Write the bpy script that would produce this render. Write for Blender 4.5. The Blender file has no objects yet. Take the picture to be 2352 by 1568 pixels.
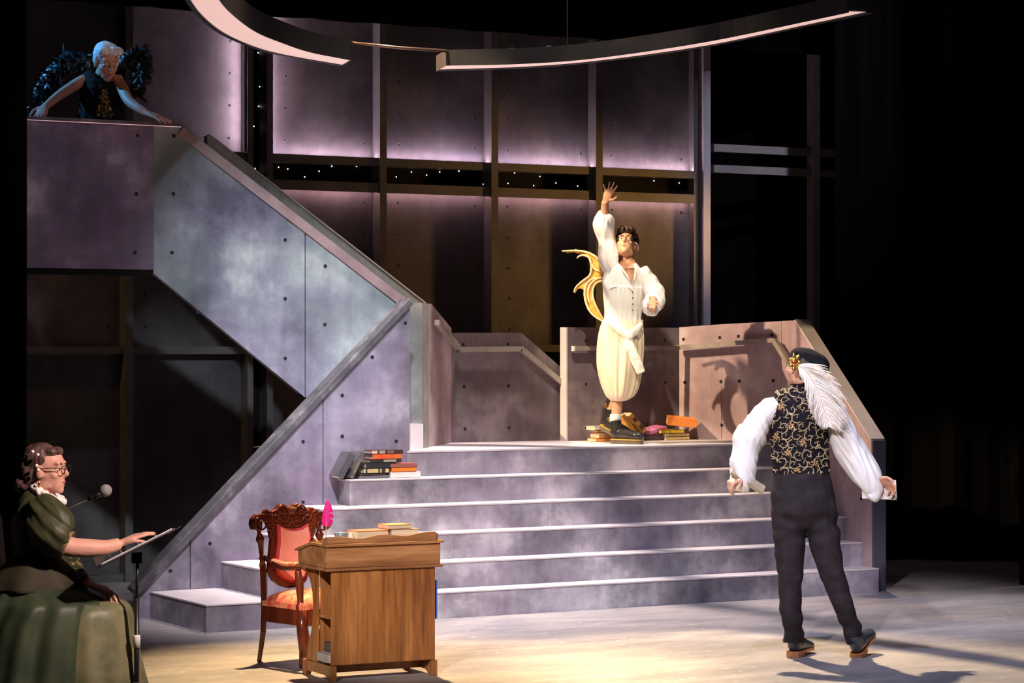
import bpy, bmesh, math, random
import numpy as np
from mathutils import Vector, Matrix, noise
random.seed(7)
S = bpy.context.scene
COL = S.collection
# ---------------------------------------------------------------- camera
YAW = 0.51289; DIST = 16.79937; FPX = 5700.0; HZ = 800.0
CAM = Vector((-DIST*math.sin(YAW), -DIST*math.cos(YAW), 1.8))
FWD = Vector((math.sin(YAW), math.cos(YAW), 0)); RGT = Vector((math.cos(YAW), -math.sin(YAW), 0))
cd = bpy.data.cameras.new('camera'); cam = bpy.data.objects.new('camera', cd); COL.objects.link(cam)
cam.location = CAM; cam.rotation_euler = (math.pi/2, 0, -YAW)
cd.sensor_width = 36.0; cd.lens = FPX/2352*36; cd.shift_y = (HZ-784)/2352; cd.clip_end = 200
S.camera = cam
# ---------------------------------------------------------------- world and exposure
w = bpy.data.worlds.new('house_dark'); S.world = w; w.use_nodes = True
w.node_tree.nodes['Background'].inputs[0].default_value = (0.10, 0.085, 0.12, 1)
w.node_tree.nodes['Background'].inputs[1].default_value = 0.035
S.view_settings.view_transform = 'Standard'; S.view_settings.look = 'None'
S.view_settings.gamma = 1.0; S.view_settings.use_curve_mapping = False
S.view_settings.exposure = 0.0
# ---------------------------------------------------------------- stage lights (spotlights of the house rig)
def spot(name, loc, aim, col, watt, deg, blend=0.5, rad=0.12):
    l = bpy.data.lights.new(name, 'SPOT'); o = bpy.data.objects.new(name, l); COL.objects.link(o)
    o.location = loc; o.rotation_euler = (Vector(aim)-Vector(loc)).to_track_quat('-Z', 'Y').to_euler()
    l.energy = watt; l.color = col; l.spot_size = math.radians(deg); l.spot_blend = blend; l.shadow_soft_size = rad
    return o
spot('wash_lavender_spot', (-4.5, -7.0, 10), (-.9, .3, .8), (.94, .87, 1.0), 7600, 21, .95, .25)
spot('wash_cool_spot', (-3.0, -9, 8.5), (-1.15, 1.2, 2.1), (.78, .92, 1.0), 3700, 11.8, .8, .2)
spot('wash_plum_spot', (-5.0, -8, 7.0), (-2.7, 1.1, 2.8), (.90, .74, 1.0), 560, 9, .8, .2)
spot('top_pink_spot', (.4, .2, 9.5), (.2, .45, 0.6), (1.0, .84, .78), 6200, 34, .8, .3)
spot('stair_blue_spot', (4.5, -8.5, 8.0), (1.9, .2, .4), (.62, .66, 1.0), 800, 18, .9, .25)
spot('key_warm_spot', (-6.5, 1.85, 8.0), (2.1, 1.42, 1.75), (1.0, .72, .44), 7000, 14, .4, .06)
spot('front_warm_spot', (-3.5, -6.0, 10.5), (1.8, 1.4, 2.1), (1.0, .84, .62), 5200, 8, .6, .1)
spot('floor_amber_spot', (-.8, .6, 8.6), (-2.0, -2.3, 0.0), (1.0, .68, .34), 10500, 25, .75, .12)
spot('floor_warm_spot', (1.0, 2.5, 8.5), (.1, -3.1, 0.0), (1.0, .76, .48), 10000, 22, .75, .12)
spot('floor_right_spot', (5.0, 3.4, 9.0), (3.6, -1.9, 0.0), (1.0, .80, .72), 2900, 26, .9, .12)
spot('floor_cool_spot', (-3.5, -6, 9), (1.0, -2.3, 0.0), (.70, .72, 1.0), 2700, 34, .9, .2)
spot('front_desk_spot', (-10, -12, 7), (-2.0, -2.2, .55), (1.0, .84, .74), 9000, 7, .6, .12)
spot('front_vest_spot', (-9, -12, 7.0), (.5, -2.8, 1.05), (1.0, .90, .94), 6800, 8, .6, .12)
spot('reader_rose_spot', (-2.7, -7.7, 4.2), (-4.3, -3.1, .85), (1.0, .74, .66), 1900, 21, .7, .12)
spot('back_amber_spot', (6.5, 2.2, 3.0), (1.0, 3.6, 2.6), (1.0, .52, .14), 800, 34, .8, .1)
spot('frame_grey_spot', (3.6, -3.0, 8.5), (4.75, 3.5, 3.0), (.86, .82, 1.0), 1500, 19, .8, .15)
spot('balcony_blue_spot', (-6.5, 3.8, 6.5), (-2.8, 1.6, 3.6), (.10, .45, 1.0), 1900, 16, .6, .1)
spot('balcony_white_spot', (-2.75, -4.0, 8.5), (-2.40, 1.42, 3.84), (.92, .93, 1.0), 420, 3.0, .7, .1)
spot('balcony_warm_spot', (-.5, -6.0, 2.2), (-2.4, 1.2, 3.6), (1.0, .46, .30), 170, 9, .7, .1)
spot('side_amber_spot', (-5.6, 2.7, 4.2), (-1.2, 3.55, 1.2), (1.0, .60, .22), 130, 34, .8, .1)
# ---------------------------------------------------------------- geometry helpers
def ray(x, y): return FWD + RGT*((x-1176)/FPX) + Vector((0, 0, (HZ-y)/FPX))
def at_v(x, y, v): q = ray(x, y); return CAM + q*((v-CAM.y)/q.y)
def at_u(x, y, u): q = ray(x, y); return CAM + q*((u-CAM.x)/q.x)
def at_z(x, y, z): q = ray(x, y); return CAM + q*((z-CAM.z)/q.z)
def at_d(x, y, d): return CAM + ray(x, y)*d
def wloc(o):
    t = Vector((0, 0, 0))
    while o is not None: t += o.location; o = o.parent
    return t
def thing(name, label, cat, loc, group=None, rot=None):
    o = bpy.data.objects.new(name, None); COL.objects.link(o); o.empty_display_size = 0.1
    o.location = loc; o['label'] = label; o['category'] = cat
    if rot: o.rotation_euler = rot
    if group: o['group'] = group
    return o
def tag(o, label=None, cat=None, group=None, kind=None):
    if label: o['label'] = label
    if cat: o['category'] = cat
    if group: o['group'] = group
    if kind: o['kind'] = kind
    return o
def mk(name, vs, fs, mat, parent=None, local=False, smooth=False, loc=None):
    """one mesh object; vs in world space unless local"""
    me = bpy.data.meshes.new(name)
    off = Vector((0, 0, 0)) if local else (Vector(loc) if loc is not None and parent is None else (wloc(parent) if parent else Vector((0, 0, 0))))
    if local: pts = [tuple(v) for v in vs]
    else: pts = [(v[0]-off.x, v[1]-off.y, v[2]-off.z) for v in vs]
    me.from_pydata(pts, [], [tuple(f) for f in fs]); me.update()
    if mat: me.materials.append(mat)
    o = bpy.data.objects.new(name, me); COL.objects.link(o)
    if parent: o.parent = parent
    elif loc is not None: o.location = loc
    if smooth: me.polygons.foreach_set('use_smooth', [True]*len(me.polygons))
    return o
def fixn(o):
    bm = bmesh.new(); bm.from_mesh(o.data); bmesh.ops.recalc_face_normals(bm, faces=bm.faces); bm.to_mesh(o.data); bm.free(); return o
def bevel(o, w=0.004, seg=1):
    m = o.modifiers.new('bevel', 'BEVEL'); m.width = w; m.segments = seg; m.limit_method = 'ANGLE'; return o
def boxg(lo, hi):
    x0, y0, z0 = lo; x1, y1, z1 = hi
    return ([(x0,y0,z0),(x1,y0,z0),(x1,y1,z0),(x0,y1,z0),(x0,y0,z1),(x1,y0,z1),(x1,y1,z1),(x0,y1,z1)],
            [(3,2,1,0),(4,5,6,7),(0,1,5,4),(1,2,6,5),(2,3,7,6),(3,0,4,7)])
def box(name, lo, hi, mat, parent=None, bv=0, **k):
    vs, fs = boxg(lo, hi); o = mk(name, vs, fs, mat, parent, **k)
    return bevel(o, bv) if bv else o
class MB:
    """collects pieces of one part"""
    def __init__(s): s.v = []; s.f = []
    def add(s, vs, fs): n = len(s.v); s.v += [tuple(v) for v in vs]; s.f += [tuple(i+n for i in f) for f in fs]; return s
    def box(s, lo, hi): return s.add(*boxg(lo, hi))
    def beam(s, a, b, w, h, up=(0, 0, 1)):
        a = Vector(a); b = Vector(b); t = (b-a).normalized(); sd = t.cross(Vector(up))
        if sd.length < 1e-4: sd = t.cross(Vector((1, 0, 0)))
        sd.normalize(); u2 = sd.cross(t); q = []
        for p in (a, b):
            for i, j in ((-1,-1),(1,-1),(1,1),(-1,1)): q.append(p + sd*(i*w/2) + u2*(j*h/2))
        return s.add(q, [(3,2,1,0),(4,5,6,7),(0,1,5,4),(1,2,6,5),(2,3,7,6),(3,0,4,7)])
    def tube(s, pts, rad, n=8, flat=None, cap=True):
        """swept tube; rad scalar or list (or list of (ra, rb)); rings follow the path"""
        pts = [Vector(p) for p in pts]; N = len(pts)
        if not hasattr(rad, '__len__'): rad = [rad]*N
        ref = Vector(flat) if flat is not None else None; rings = []; prev = None
        for i, p in enumerate(pts):
            t = (pts[min(i+1, N-1)]-pts[max(i-1, 0)])
            t = t.normalized() if t.length > 1e-9 else Vector((0, 0, 1))
            if ref is not None: a = ref - t*ref.dot(t)
            elif prev is not None: a = prev - t*prev.dot(t)
            else: a = Vector((1, 0, 0)) - t*t.x if abs(t.x) < .8 else Vector((0, 1, 0)) - t*t.y
            if a.length < 1e-6: a = t.orthogonal()
            a.normalize(); prev = a; b = t.cross(a)
            ra, rb = rad[i] if hasattr(rad[i], '__len__') else (rad[i], rad[i])
            rings.append([p + a*(ra*math.cos(2*math.pi*k/n)) + b*(rb*math.sin(2*math.pi*k/n)) for k in range(n)])
        vs = [q for r in rings for q in r]; fs = []
        for i in range(N-1):
            for k in range(n):
                k2 = (k+1) % n; fs.append((i*n+k, i*n+k2, (i+1)*n+k2, (i+1)*n+k))
        if cap: fs.append(tuple(reversed(range(n)))); fs.append(tuple((N-1)*n+k for k in range(n)))
        return s.add(vs, fs)
    def ell(s, c, r, n=16, m=10, M=None):
        c = Vector(c); vs = []; fs = []
        if not hasattr(r, '__len__'): r = (r, r, r)
        for j in range(m+1):
            th = math.pi*j/m
            for k in range(n):
                ph = 2*math.pi*k/n
                q = Vector((r[0]*math.sin(th)*math.cos(ph), r[1]*math.sin(th)*math.sin(ph), r[2]*math.cos(th)))
                if M is not None: q = M @ q
                vs.append(c+q)
        for j in range(m):
            for k in range(n):
                k2 = (k+1) % n; fs.append((j*n+k, (j+1)*n+k, (j+1)*n+k2, j*n+k2))
        return s.add(vs, fs)
    def lathe(s, prof, c=(0, 0, 0), n=16, M=None):
        """prof: (radius, height) list"""
        c = Vector(c); vs = []; fs = []
        for r, h in prof:
            for k in range(n):
                q = Vector((r*math.cos(2*math.pi*k/n), r*math.sin(2*math.pi*k/n), h))
                if M is not None: q = M @ q
                vs.append(c+q)
        for j in range(len(prof)-1):
            for k in range(n):
                k2 = (k+1) % n; fs.append((j*n+k, j*n+k2, (j+1)*n+k2, (j+1)*n+k))
        fs.append(tuple(reversed(range(n)))); fs.append(tuple((len(prof)-1)*n+k for k in range(n)))
        return s.add(vs, fs)
    def build(s, name, mat, parent=None, smooth=False, **k):
        o = mk(name, s.v, s.f, mat, parent, smooth=smooth, **k); return fixn(o)
def prism(name, poly, v0, v1, mat, parent=None, **k):
    """poly in (u, z) extruded along v"""
    n = len(poly); vs = [(p[0], v0, p[1]) for p in poly]+[(p[0], v1, p[1]) for p in poly]
    fs = [tuple(range(n)), tuple(reversed(range(n, 2*n)))]+[(i, i+n, (i+1) % n+n, (i+1) % n) for i in range(n)]
    return fixn(mk(name, vs, fs, mat, parent, **k))
def slab(name, quad, thick, mat, parent=None, **k):
    """any planar polygon (list of Vectors) given thickness along its normal, away from the camera"""
    q = [Vector(p) for p in quad]; nrm = (q[1]-q[0]).cross(q[2]-q[0]).normalized()
    if nrm.dot(q[0]-CAM) < 0: nrm = -nrm
    n = len(q); vs = q+[p+nrm*thick for p in q]
    fs = [tuple(range(n)), tuple(reversed(range(n, 2*n)))]+[(i, i+n, (i+1) % n+n, (i+1) % n) for i in range(n)]
    return fixn(mk(name, vs, fs, mat, parent, **k))
# ---------------------------------------------------------------- materials
def M0(name):
    m = bpy.data.materials.new(name); m.use_nodes = True; nt = m.node_tree
    return m, nt, nt.nodes['Principled BSDF']
def plain(name, col, rough=0.6, metal=0.0, spec=None, emit=None, es=0, sheen=0, trans=0):
    m, nt, b = M0(name); b.inputs['Base Color'].default_value = (*col, 1); b.inputs['Roughness'].default_value = rough
    b.inputs['Metallic'].default_value = metal
    if spec is not None: b.inputs['Specular IOR Level'].default_value = spec
    if emit: b.inputs['Emission Color'].default_value = (*emit, 1); b.inputs['Emission Strength'].default_value = es
    if sheen: b.inputs['Sheen Weight'].default_value = sheen
    if trans: b.inputs['Transmission Weight'].default_value = trans
    return m
def nd(nt, t, **k):
    n = nt.nodes.new(t)
    for a, b in k.items(): setattr(n, a, b)
    return n
def noisy(nt, scale, detail=4, rough=.55, stretch=(1, 1, 1), loc=(0, 0, 0), coord='Object'):
    tc = nd(nt, 'ShaderNodeTexCoord'); mp = nd(nt, 'ShaderNodeMapping'); nz = nd(nt, 'ShaderNodeTexNoise')
    nt.links.new(tc.outputs[coord], mp.inputs[0]); nt.links.new(mp.outputs[0], nz.inputs['Vector'])
    mp.inputs['Scale'].default_value = stretch; mp.inputs['Location'].default_value = loc
    nz.inputs['Scale'].default_value = scale; nz.inputs['Detail'].default_value = detail; nz.inputs['Roughness'].default_value = rough
    return nz.outputs['Fac']
def ramp(nt, fac, stops):
    r = nd(nt, 'ShaderNodeValToRGB'); e = r.color_ramp.elements
    while len(e) < len(stops): e.new(0.5)
    for i, (p, c) in enumerate(stops): e[i].position = p; e[i].color = (*c, 1)
    nt.links.new(fac, r.inputs[0]); return r.outputs[0]
def mixc(nt, fac, a, b, mode='MIX'):
    n = nd(nt, 'ShaderNodeMix', data_type='RGBA', blend_type=mode)
    for s, v in ((0, fac), (6, a), (7, b)):
        if hasattr(v, 'node'): nt.links.new(v, n.inputs[s])
        else: n.inputs[s].default_value = v if s == 0 else (*v, 1)
    return n.outputs[2]
def bumped(nt, b, h, strength=.2, dist=.01):
    n = nd(nt, 'ShaderNodeBump'); n.inputs['Strength'].default_value = strength; n.inputs['Distance'].default_value = dist
    nt.links.new(h, n.inputs['Height']); nt.links.new(n.outputs[0], b.inputs['Normal'])
def concrete(name, dark, mid, light, tint, scale=2.2, off=0.0, bump=.15, rough=.62):
    """scenic-painted concrete: cloudy washes in three tones, a second hue, brushed streaks"""
    m, nt, b = M0(name); L = nt.links
    n1 = noisy(nt, scale, 6, .62, loc=(off, off*.7, -off))
    n2 = noisy(nt, scale*.55, 3, .5, loc=(5+off, 2, 1))
    n3 = noisy(nt, 5, 5, .6, stretch=(3, 3, .35), loc=(off, 0, 3))
    n4 = noisy(nt, 14, 4, .7)
    c = ramp(nt, n1, [(.36, dark), (.5, mid), (.64, light)])
    t = ramp(nt, n2, [(.40, (0, 0, 0)), (.62, (1, 1, 1))])
    c = mixc(nt, t, c, mixc(nt, .55, c, tint))
    s = ramp(nt, n3, [(.3, (.72, .72, .72)), (.7, (1.25, 1.25, 1.25))])
    c = mixc(nt, .38, c, s, 'MULTIPLY')
    s4 = ramp(nt, n4, [(.35, (.88, .88, .88)), (.7, (1.1, 1.1, 1.1))])
    c = mixc(nt, .5, c, s4, 'MULTIPLY')
    L.new(c, b.inputs['Base Color']); b.inputs['Roughness'].default_value = rough; b.inputs['Specular IOR Level'].default_value = .3
    bumped(nt, b, n4, bump, .004)
    return m
def two(name, a, b_, scale=6, detail=4, stretch=(1, 1, 1), rough=.6, lo=.35, hi=.65, bump=0, metal=0, sheen=0, spec=None, coord='Object'):
    m, nt, b = M0(name); n = noisy(nt, scale, detail, .6, stretch, coord=coord)
    nt.links.new(ramp(nt, n, [(lo, a), (hi, b_)]), b.inputs['Base Color'])
    b.inputs['Roughness'].default_value = rough; b.inputs['Metallic'].default_value = metal
    if sheen: b.inputs['Sheen Weight'].default_value = sheen
    if spec is not None: b.inputs['Specular IOR Level'].default_value = spec
    if bump: bumped(nt, b, n, bump, .01)
    return m
def wood(name, a, b_, dark, axis=2, scale=9, rough=.38, knots=True):
    m, nt, b = M0(name); L = nt.links
    st = [5.0, 5.0, 5.0]; st[axis] = .35
    n1 = noisy(nt, scale*.28, 5, .6, stretch=tuple(st)); n2 = noisy(nt, scale*1.6, 4, .6, stretch=tuple(st), loc=(3, 1, 2))
    c = ramp(nt, n1, [(.33, dark), (.47, a), (.62, b_)])
    g = ramp(nt, n2, [(.38, (.74, .74, .74)), (.6, (1.06, 1.06, 1.06))]); c = mixc(nt, .8, c, g, 'MULTIPLY')
    L.new(c, b.inputs['Base Color']); b.inputs['Roughness'].default_value = rough
    return m
# ================================================================ materials of the set
mat_wall = concrete('painted_concrete_lavender', (.110, .098, .128), (.245, .222, .270), (.50, .48, .54), (.265, .21, .305), 1.9, 0)
mat_upper = concrete('painted_concrete_blue_grey', (.12, .106, .160), (.25, .236, .315), (.52, .55, .56), (.26, .345, .325), 1.5, 3.1)
mat_balcony = concrete('painted_concrete_plum', (.095, .075, .120), (.17, .142, .205), (.40, .37, .45), (.17, .125, .205), 1.7, 7.3)
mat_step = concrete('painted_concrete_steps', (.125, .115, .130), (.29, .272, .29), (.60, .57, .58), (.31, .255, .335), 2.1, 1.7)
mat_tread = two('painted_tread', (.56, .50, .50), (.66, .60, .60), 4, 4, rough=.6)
mat_plat = concrete('painted_concrete_mauve', (.095, .074, .088), (.165, .130, .150), (.30, .255, .265), (.18, .13, .155), 2.3, 4.4)
mat_wing = concrete('painted_concrete_rose', (.33, .235, .255), (.43, .315, .335), (.58, .47, .48), (.42, .30, .36), 2.0, 2.2)
mat_grey = concrete('painted_concrete_grey_green', (.15, .15, .155), (.25, .255, .245), (.38, .38, .36), (.24, .26, .24), 2.4, 6.0)
mat_far = concrete('painted_concrete_pale_green', (.26, .28, .275), (.40, .43, .41), (.58, .60, .57), (.36, .42, .39), 2.4, 6.0)
mat_cap = concrete('painted_cap', (.060, .058, .066), (.105, .10, .112), (.21, .205, .21), (.09, .09, .10), 6, 1)
mat_light_band = two('painted_light_band_rose', (.27, .18, .19), (.38, .265, .275), 5)  # pinkish light along the parapet top, put into the paint colour
mat_post = two('painted_dark_post', (.060, .052, .072), (.098, .088, .115), 3, stretch=(1, 1, .3))
mat_rail = two('painted_rail', (.25, .215, .195), (.33, .29, .26), 8)
mat_panel = concrete('back_panel_paint', (.046, .039, .043), (.082, .070, .071), (.14, .124, .122), (.070, .062, .080), 1.2, 5)
mat_frame = two('back_frame_paint', (.085, .075, .072), (.125, .11, .105), 4)
mat_pipe = two('grey_frame_paint', (.40, .37, .43), (.50, .47, .54), 3)
mat_bar = two('grey_crossbar_paint', (.20, .185, .19), (.26, .24, .245), 3)
mat_hole = plain('hole_dark', (.012, .011, .013), .9)
mat_ring = plain('hole_rim', (.15, .135, .15), .6)
mat_black = plain('black_paint', (.008, .007, .008), .9, spec=.1)
mat_drape = two('black_velour', (.0016, .0013, .0014), (.0036, .0028, .0028), 3, stretch=(6, 6, .2), rough=1, spec=.05)
mat_led = plain('led_pink', (1, .8, .95), .5, emit=(1.0, .74, .94), es=110)
mat_led2 = plain('led_rose', (1, .8, .85), .5, emit=(1.0, .58, .62), es=34)
mat_led3 = plain('led_soft_rose', (1, .8, .85), .5, emit=(1.0, .58, .70), es=.45)
mat_diff = plain('ring_diffuser', (.9, .8, .78), .5, emit=(1.0, .62, .56), es=.62)
mat_star = plain('star_bulb', (1, 1, 1), .5, emit=(1, .95, .95), es=7)
def stage_floor():
    m, nt, b = M0('stage_floor_paint'); L = nt.links
    big = noisy(nt, .55, 4, .6, stretch=(1, 2.2, 1)); mid = noisy(nt, 2.2, 5, .65, stretch=(.6, 1.8, 1)); fine = noisy(nt, 26, 4, .7, stretch=(.5, 1.6, 1)); chip = noisy(nt, 17, 2, .4, stretch=(.6, 1.4, 1), loc=(4, 2, 0))
    c = ramp(nt, big, [(.35, (.22, .21, .22)), (.65, (.36, .33, .315))])
    c = mixc(nt, .7, c, ramp(nt, mid, [(.35, (.70, .72, .78)), (.65, (1.3, 1.25, 1.2))]), 'MULTIPLY')
    c = mixc(nt, .6, c, ramp(nt, fine, [(.35, (.8, .8, .8)), (.7, (1.25, 1.25, 1.25))]), 'MULTIPLY')
    c = mixc(nt, ramp(nt, chip, [(.70, (0, 0, 0)), (.72, (1, 1, 1))]), c, (.52, .49, .46))
    L.new(c, b.inputs['Base Color']); b.inputs['Roughness'].default_value = .5; b.inputs['Specular IOR Level'].default_value = .35
    bumped(nt, b, fine, .1, .003); return m
mat_floor = stage_floor()
# ================================================================ floor
R, DT, Z6 = .1794, .1953, 6*.1794
PF = 5*DT                       # platform front plane
fl = box('floor', (-14, -9, -.3), (16, 12, 0), mat_floor); tag(fl, 'scuffed dark grey painted stage floor', kind='structure')
# ================================================================ bolt holes
def hole_mesh():
    b = MB(); n = 12
    for r0, y0, r1, y1 in ((.0150, 0, .0150, -.002), (.0150, -.002, .0125, -.002), (.0125, -.002, .0125, .0005)):
        vs = [(r0*math.cos(2*math.pi*k/n), y0, r0*math.sin(2*math.pi*k/n)) for k in range(n)]+[(r1*math.cos(2*math.pi*k/n), y1, r1*math.sin(2*math.pi*k/n)) for k in range(n)]
        b.add(vs, [(k, (k+1) % n, (k+1) % n+n, k+n) for k in range(n)])
    k0 = len(b.f)
    b.add([(.0125*math.cos(2*math.pi*k/n), -.0008, .0125*math.sin(2*math.pi*k/n)) for k in range(n)], [tuple(range(n))])
    me = bpy.data.meshes.new('bolt_hole'); me.from_pydata(b.v, [], b.f); me.materials.append(mat_ring); me.materials.append(mat_hole)
    me.polygons[k0].material_index = 1; me.update(); return me
HOLE = hole_mesh()
def hole(p, parent, ang=0.0):
    o = bpy.data.objects.new('bolt_hole', HOLE); COL.objects.link(o); o.parent = parent
    o.location = Vector(p)-wloc(parent); o.rotation_euler = (0, 0, ang); return o
# ================================================================ main staircase
st = thing('staircase', 'broad grey painted staircase of six steps rising to the platform', 'staircase', (.8, 0, 0))
UL = [-2.222, -1.71, -1.42, -1.15, -.841, -.30]; UR = 3.108
for k in range(1, 7):
    v0 = (k-1)*DT; v1 = PF-.002 if k < 6 else 2.30
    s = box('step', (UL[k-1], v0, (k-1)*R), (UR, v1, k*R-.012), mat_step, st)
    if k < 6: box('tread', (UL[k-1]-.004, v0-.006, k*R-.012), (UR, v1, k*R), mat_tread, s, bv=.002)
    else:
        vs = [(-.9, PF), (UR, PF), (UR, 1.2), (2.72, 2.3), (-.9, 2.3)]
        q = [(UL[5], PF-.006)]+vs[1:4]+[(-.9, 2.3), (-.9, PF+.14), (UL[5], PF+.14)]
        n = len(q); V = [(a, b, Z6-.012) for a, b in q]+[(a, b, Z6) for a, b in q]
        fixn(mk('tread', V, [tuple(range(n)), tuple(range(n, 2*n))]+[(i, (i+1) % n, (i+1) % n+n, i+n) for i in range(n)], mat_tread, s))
# ================================================================ lower side wall (diagonal)
VW = .98
def uz(x, y, v): p = at_v(x, y, v); return (p.x, p.z)
lw = thing('stair_side_wall', 'lavender painted diagonal wall beside the broad stairs with capped sloping top', 'wall', (-1.2, VW, 0))
A = at_v(318, 1418, VW); B = uz(327, 1352, VW); Cc = uz(941, 700, VW); Ed = uz(941, 1036, VW)
def ztop(u): return B[1]+(Cc[1]-B[1])*(u-B[0])/(Cc[0]-B[0])
us = [A.x, at_v(437, 1300, VW).x, at_v(742, 1000, VW).x, Cc[0]]
zb = 0.0
panels = []
for i in range(3):
    a, b_ = us[i]+(.004 if i else 0), us[i+1]-(.004 if i < 2 else 0)
    panels.append(prism('panel', [(a, zb), (b_, zb), (b_, ztop(b_)), (a, ztop(a))], VW, VW+.10, mat_wall, lw))
box('backing', (us[0]+.01, VW+.05, 0), (us[3]-.01, VW+.11, ztop(us[0])*.9), mat_hole, lw)
cp = MB(); p0 = Vector((B[0]-.05, VW+.045, ztop(B[0]-.05)+.03)); p1 = Vector((Cc[0]+.004, VW+.045, Cc[1]+.03))
cp.beam(p0, p1, .15, .055); bevel(cp.build('cap', mat_cap, lw), .01, 2)
for x, y in ((786, 908), (786, 1002), (855, 820), (910, 1013), (931, 742)): hole(at_v(x, y, VW), panels[2])
for x, y in ((696, 1014), (696, 1153), (482, 1248)): hole(at_v(x, y, VW), panels[1])
hole(at_v(391, 1311, VW), panels[0])
# ================================================================ upper flight and balcony
VU = 1.11; VI = 2.12
uf = thing('balcony', 'plum and blue grey balcony parapet with solid rail running down the upper flight', 'balcony', (-2.2, VU, 2.3))
zt, zu = 3.30, 2.33
u1 = at_v(353, 400, VU).x
P1 = prism('panel', [(-3.6, zu), (u1-.002, zu), (u1-.002, zt), (-3.6, zt)], VU, VU+.05, mat_balcony, uf)
tl = uz(420, 284, VU); tr = uz(938, 690, VU); us2 = at_v(701, 700, VU).x
def zu_top(u): return zt if u < tl[0] else zt+(tr[1]-zt)*(u-tl[0])/(tr[0]-tl[0])
b0 = uz(351, 626, VU); b1 = uz(699, 910, VU)
def zu_bot(u): return b0[1]+(b1[1]-b0[1])*(u-b0[0])/(b1[0]-b0[0])
P2 = prism('panel', [(u1, zu_bot(u1)), (us2-.004, zu_bot(us2)), (us2-.004, zu_top(us2)), (tl[0], zt), (u1, zt)], VU, VU+.05, mat_upper, uf)
P3 = prism('panel', [(us2+.004, zu_bot(us2)), (-.42, 1.20), (-.31, 1.30), (tr[0], tr[1]), (us2+.004, zu_top(us2))], VU, VU+.05, mat_upper, uf)
box('backing', (us2-.03, VU+.02, zu_bot(us2)), (us2+.03, VU+.06, zu_top(us2)-.05), mat_hole, uf)
for x, y in ((316, 311), (313, 445), (310, 580)): hole(at_v(x, y, VU), P1)
for x, y in ((399, 312), (398, 445), (395, 580), (655, 551), (655, 686), (655, 823)): hole(at_v(x, y, VU), P2)
for x, y in ((747, 611), (746, 745)): hole(at_v(x, y, VU), P3)
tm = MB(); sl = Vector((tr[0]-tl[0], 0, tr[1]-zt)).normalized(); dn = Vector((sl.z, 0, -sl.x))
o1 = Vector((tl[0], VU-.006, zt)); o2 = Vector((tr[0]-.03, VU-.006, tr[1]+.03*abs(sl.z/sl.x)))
tm.beam(o1+dn*.035, o2+dn*.035, .014, .068, up=(0, 0, 1)); tm.build('light_band_strip', mat_light_band, uf)  # added thin board, painted as the pink light band under the sloping top
# caps on the parapet
cb = MB().box((-3.6, VU-.028, zt), (tl[0], VU+.16, zt+.022)); cb.build('cap', mat_cap, uf); box('led_strip', (-3.5, VU-.024, zt-.004), (tl[0]-.02, VU-.016, zt-.0005), mat_led3, uf)
cb = MB(); up_ = Vector((-sl.z, 0, sl.x)); cb.beam(Vector((tl[0], VU+.075, zt))+up_*.005, Vector((tr[0], VU+.075, tr[1]))+up_*.005, .13, .010); cb.build('cap', mat_cap, uf)
# deck, joists, far side wall, hidden flight
box('deck', (-3.6, VU+.05, 2.36), (u1+.0, VI, 2.42), mat_black, uf)
box('joist', (-3.6, VU+.0, 2.29), (at_v(345, 632, VU).x, VU+.12, 2.329), mat_black, uf)
fi = uz(482, 312, VI); fj = uz(972, 698, VI)
far = prism('far_side_wall', [(fi[0]-.02, fi[1]-.30), (fi[0], fi[1]-.30), (-.42, fj[1]-.02), (-.42, Z6), (fj[0]+.02, Z6), (fj[0]+.02, fj[1]), fi, (fi[0]-.02, fi[1])], VI, VI+.06, mat_far, uf)
cb = MB(); cb.beam(Vector((fi[0], VI+.03, fi[1]+.008)), Vector((fj[0]+.02, VI+.03, fj[1]+.008)), .07, .010); cb.build('cap', mat_tread, uf)
cb = MB(); q0 = at_v(600, 452, VI-.07); q1 = at_v(963, 747, VI-.07); cb.beam(q0, q1, .035, .035); q2 = at_v(1004, 743, VI-.07); cb.beam(q1, q2, .035, .035); cb.build('handrail', mat_rail, uf)
box('step', (-.62, 1.27, Z6+.0005), (-.02, VI-.004, Z6+R), mat_tread, uf)
for i in range(1, 5):
    box('step', (-.42-.25*(i+1), VU+.06, Z6+(i+1)*R+.07), (-.42-.25*i, VU+.42, Z6+(i+1)*R+.12), mat_step, uf)
# ================================================================ walls round the platform
sw = thing('platform_return_wall', 'short pale rose wall angled back from the stair opening with sloping top', 'wall', (.3, 1.8, Z6))
a0 = at_z(969, 1030, Z6); a1 = at_z(985, 1027, Z6); a2 = Vector((.705, 2.20, Z6))
ta = 2.128; tb = 1.955
slab('end_post', [a0, a1, Vector((a1.x, a1.y, ta)), Vector((a0.x, a0.y, ta))], .09, mat_grey, sw)
dx = (a2-a1).normalized(); am = a1+dx*.10
slab('panel', [a1, a2, Vector((a2.x, a2.y, tb)), Vector((am.x, am.y, ta)), Vector((a1.x, a1.y, ta))], .09, mat_wing, sw)
nr = Vector((dx.y, -dx.x, 0)); b = MB(); h0 = Vector((a1.x, a1.y, 0))+nr*.06; h1 = Vector((a2.x, a2.y, 0))+nr*.06
b.beam((h0.x, h0.y, 1.99), (h1.x, h1.y, 1.80), .035, .04); b.build('handrail', mat_rail, sw)
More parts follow.
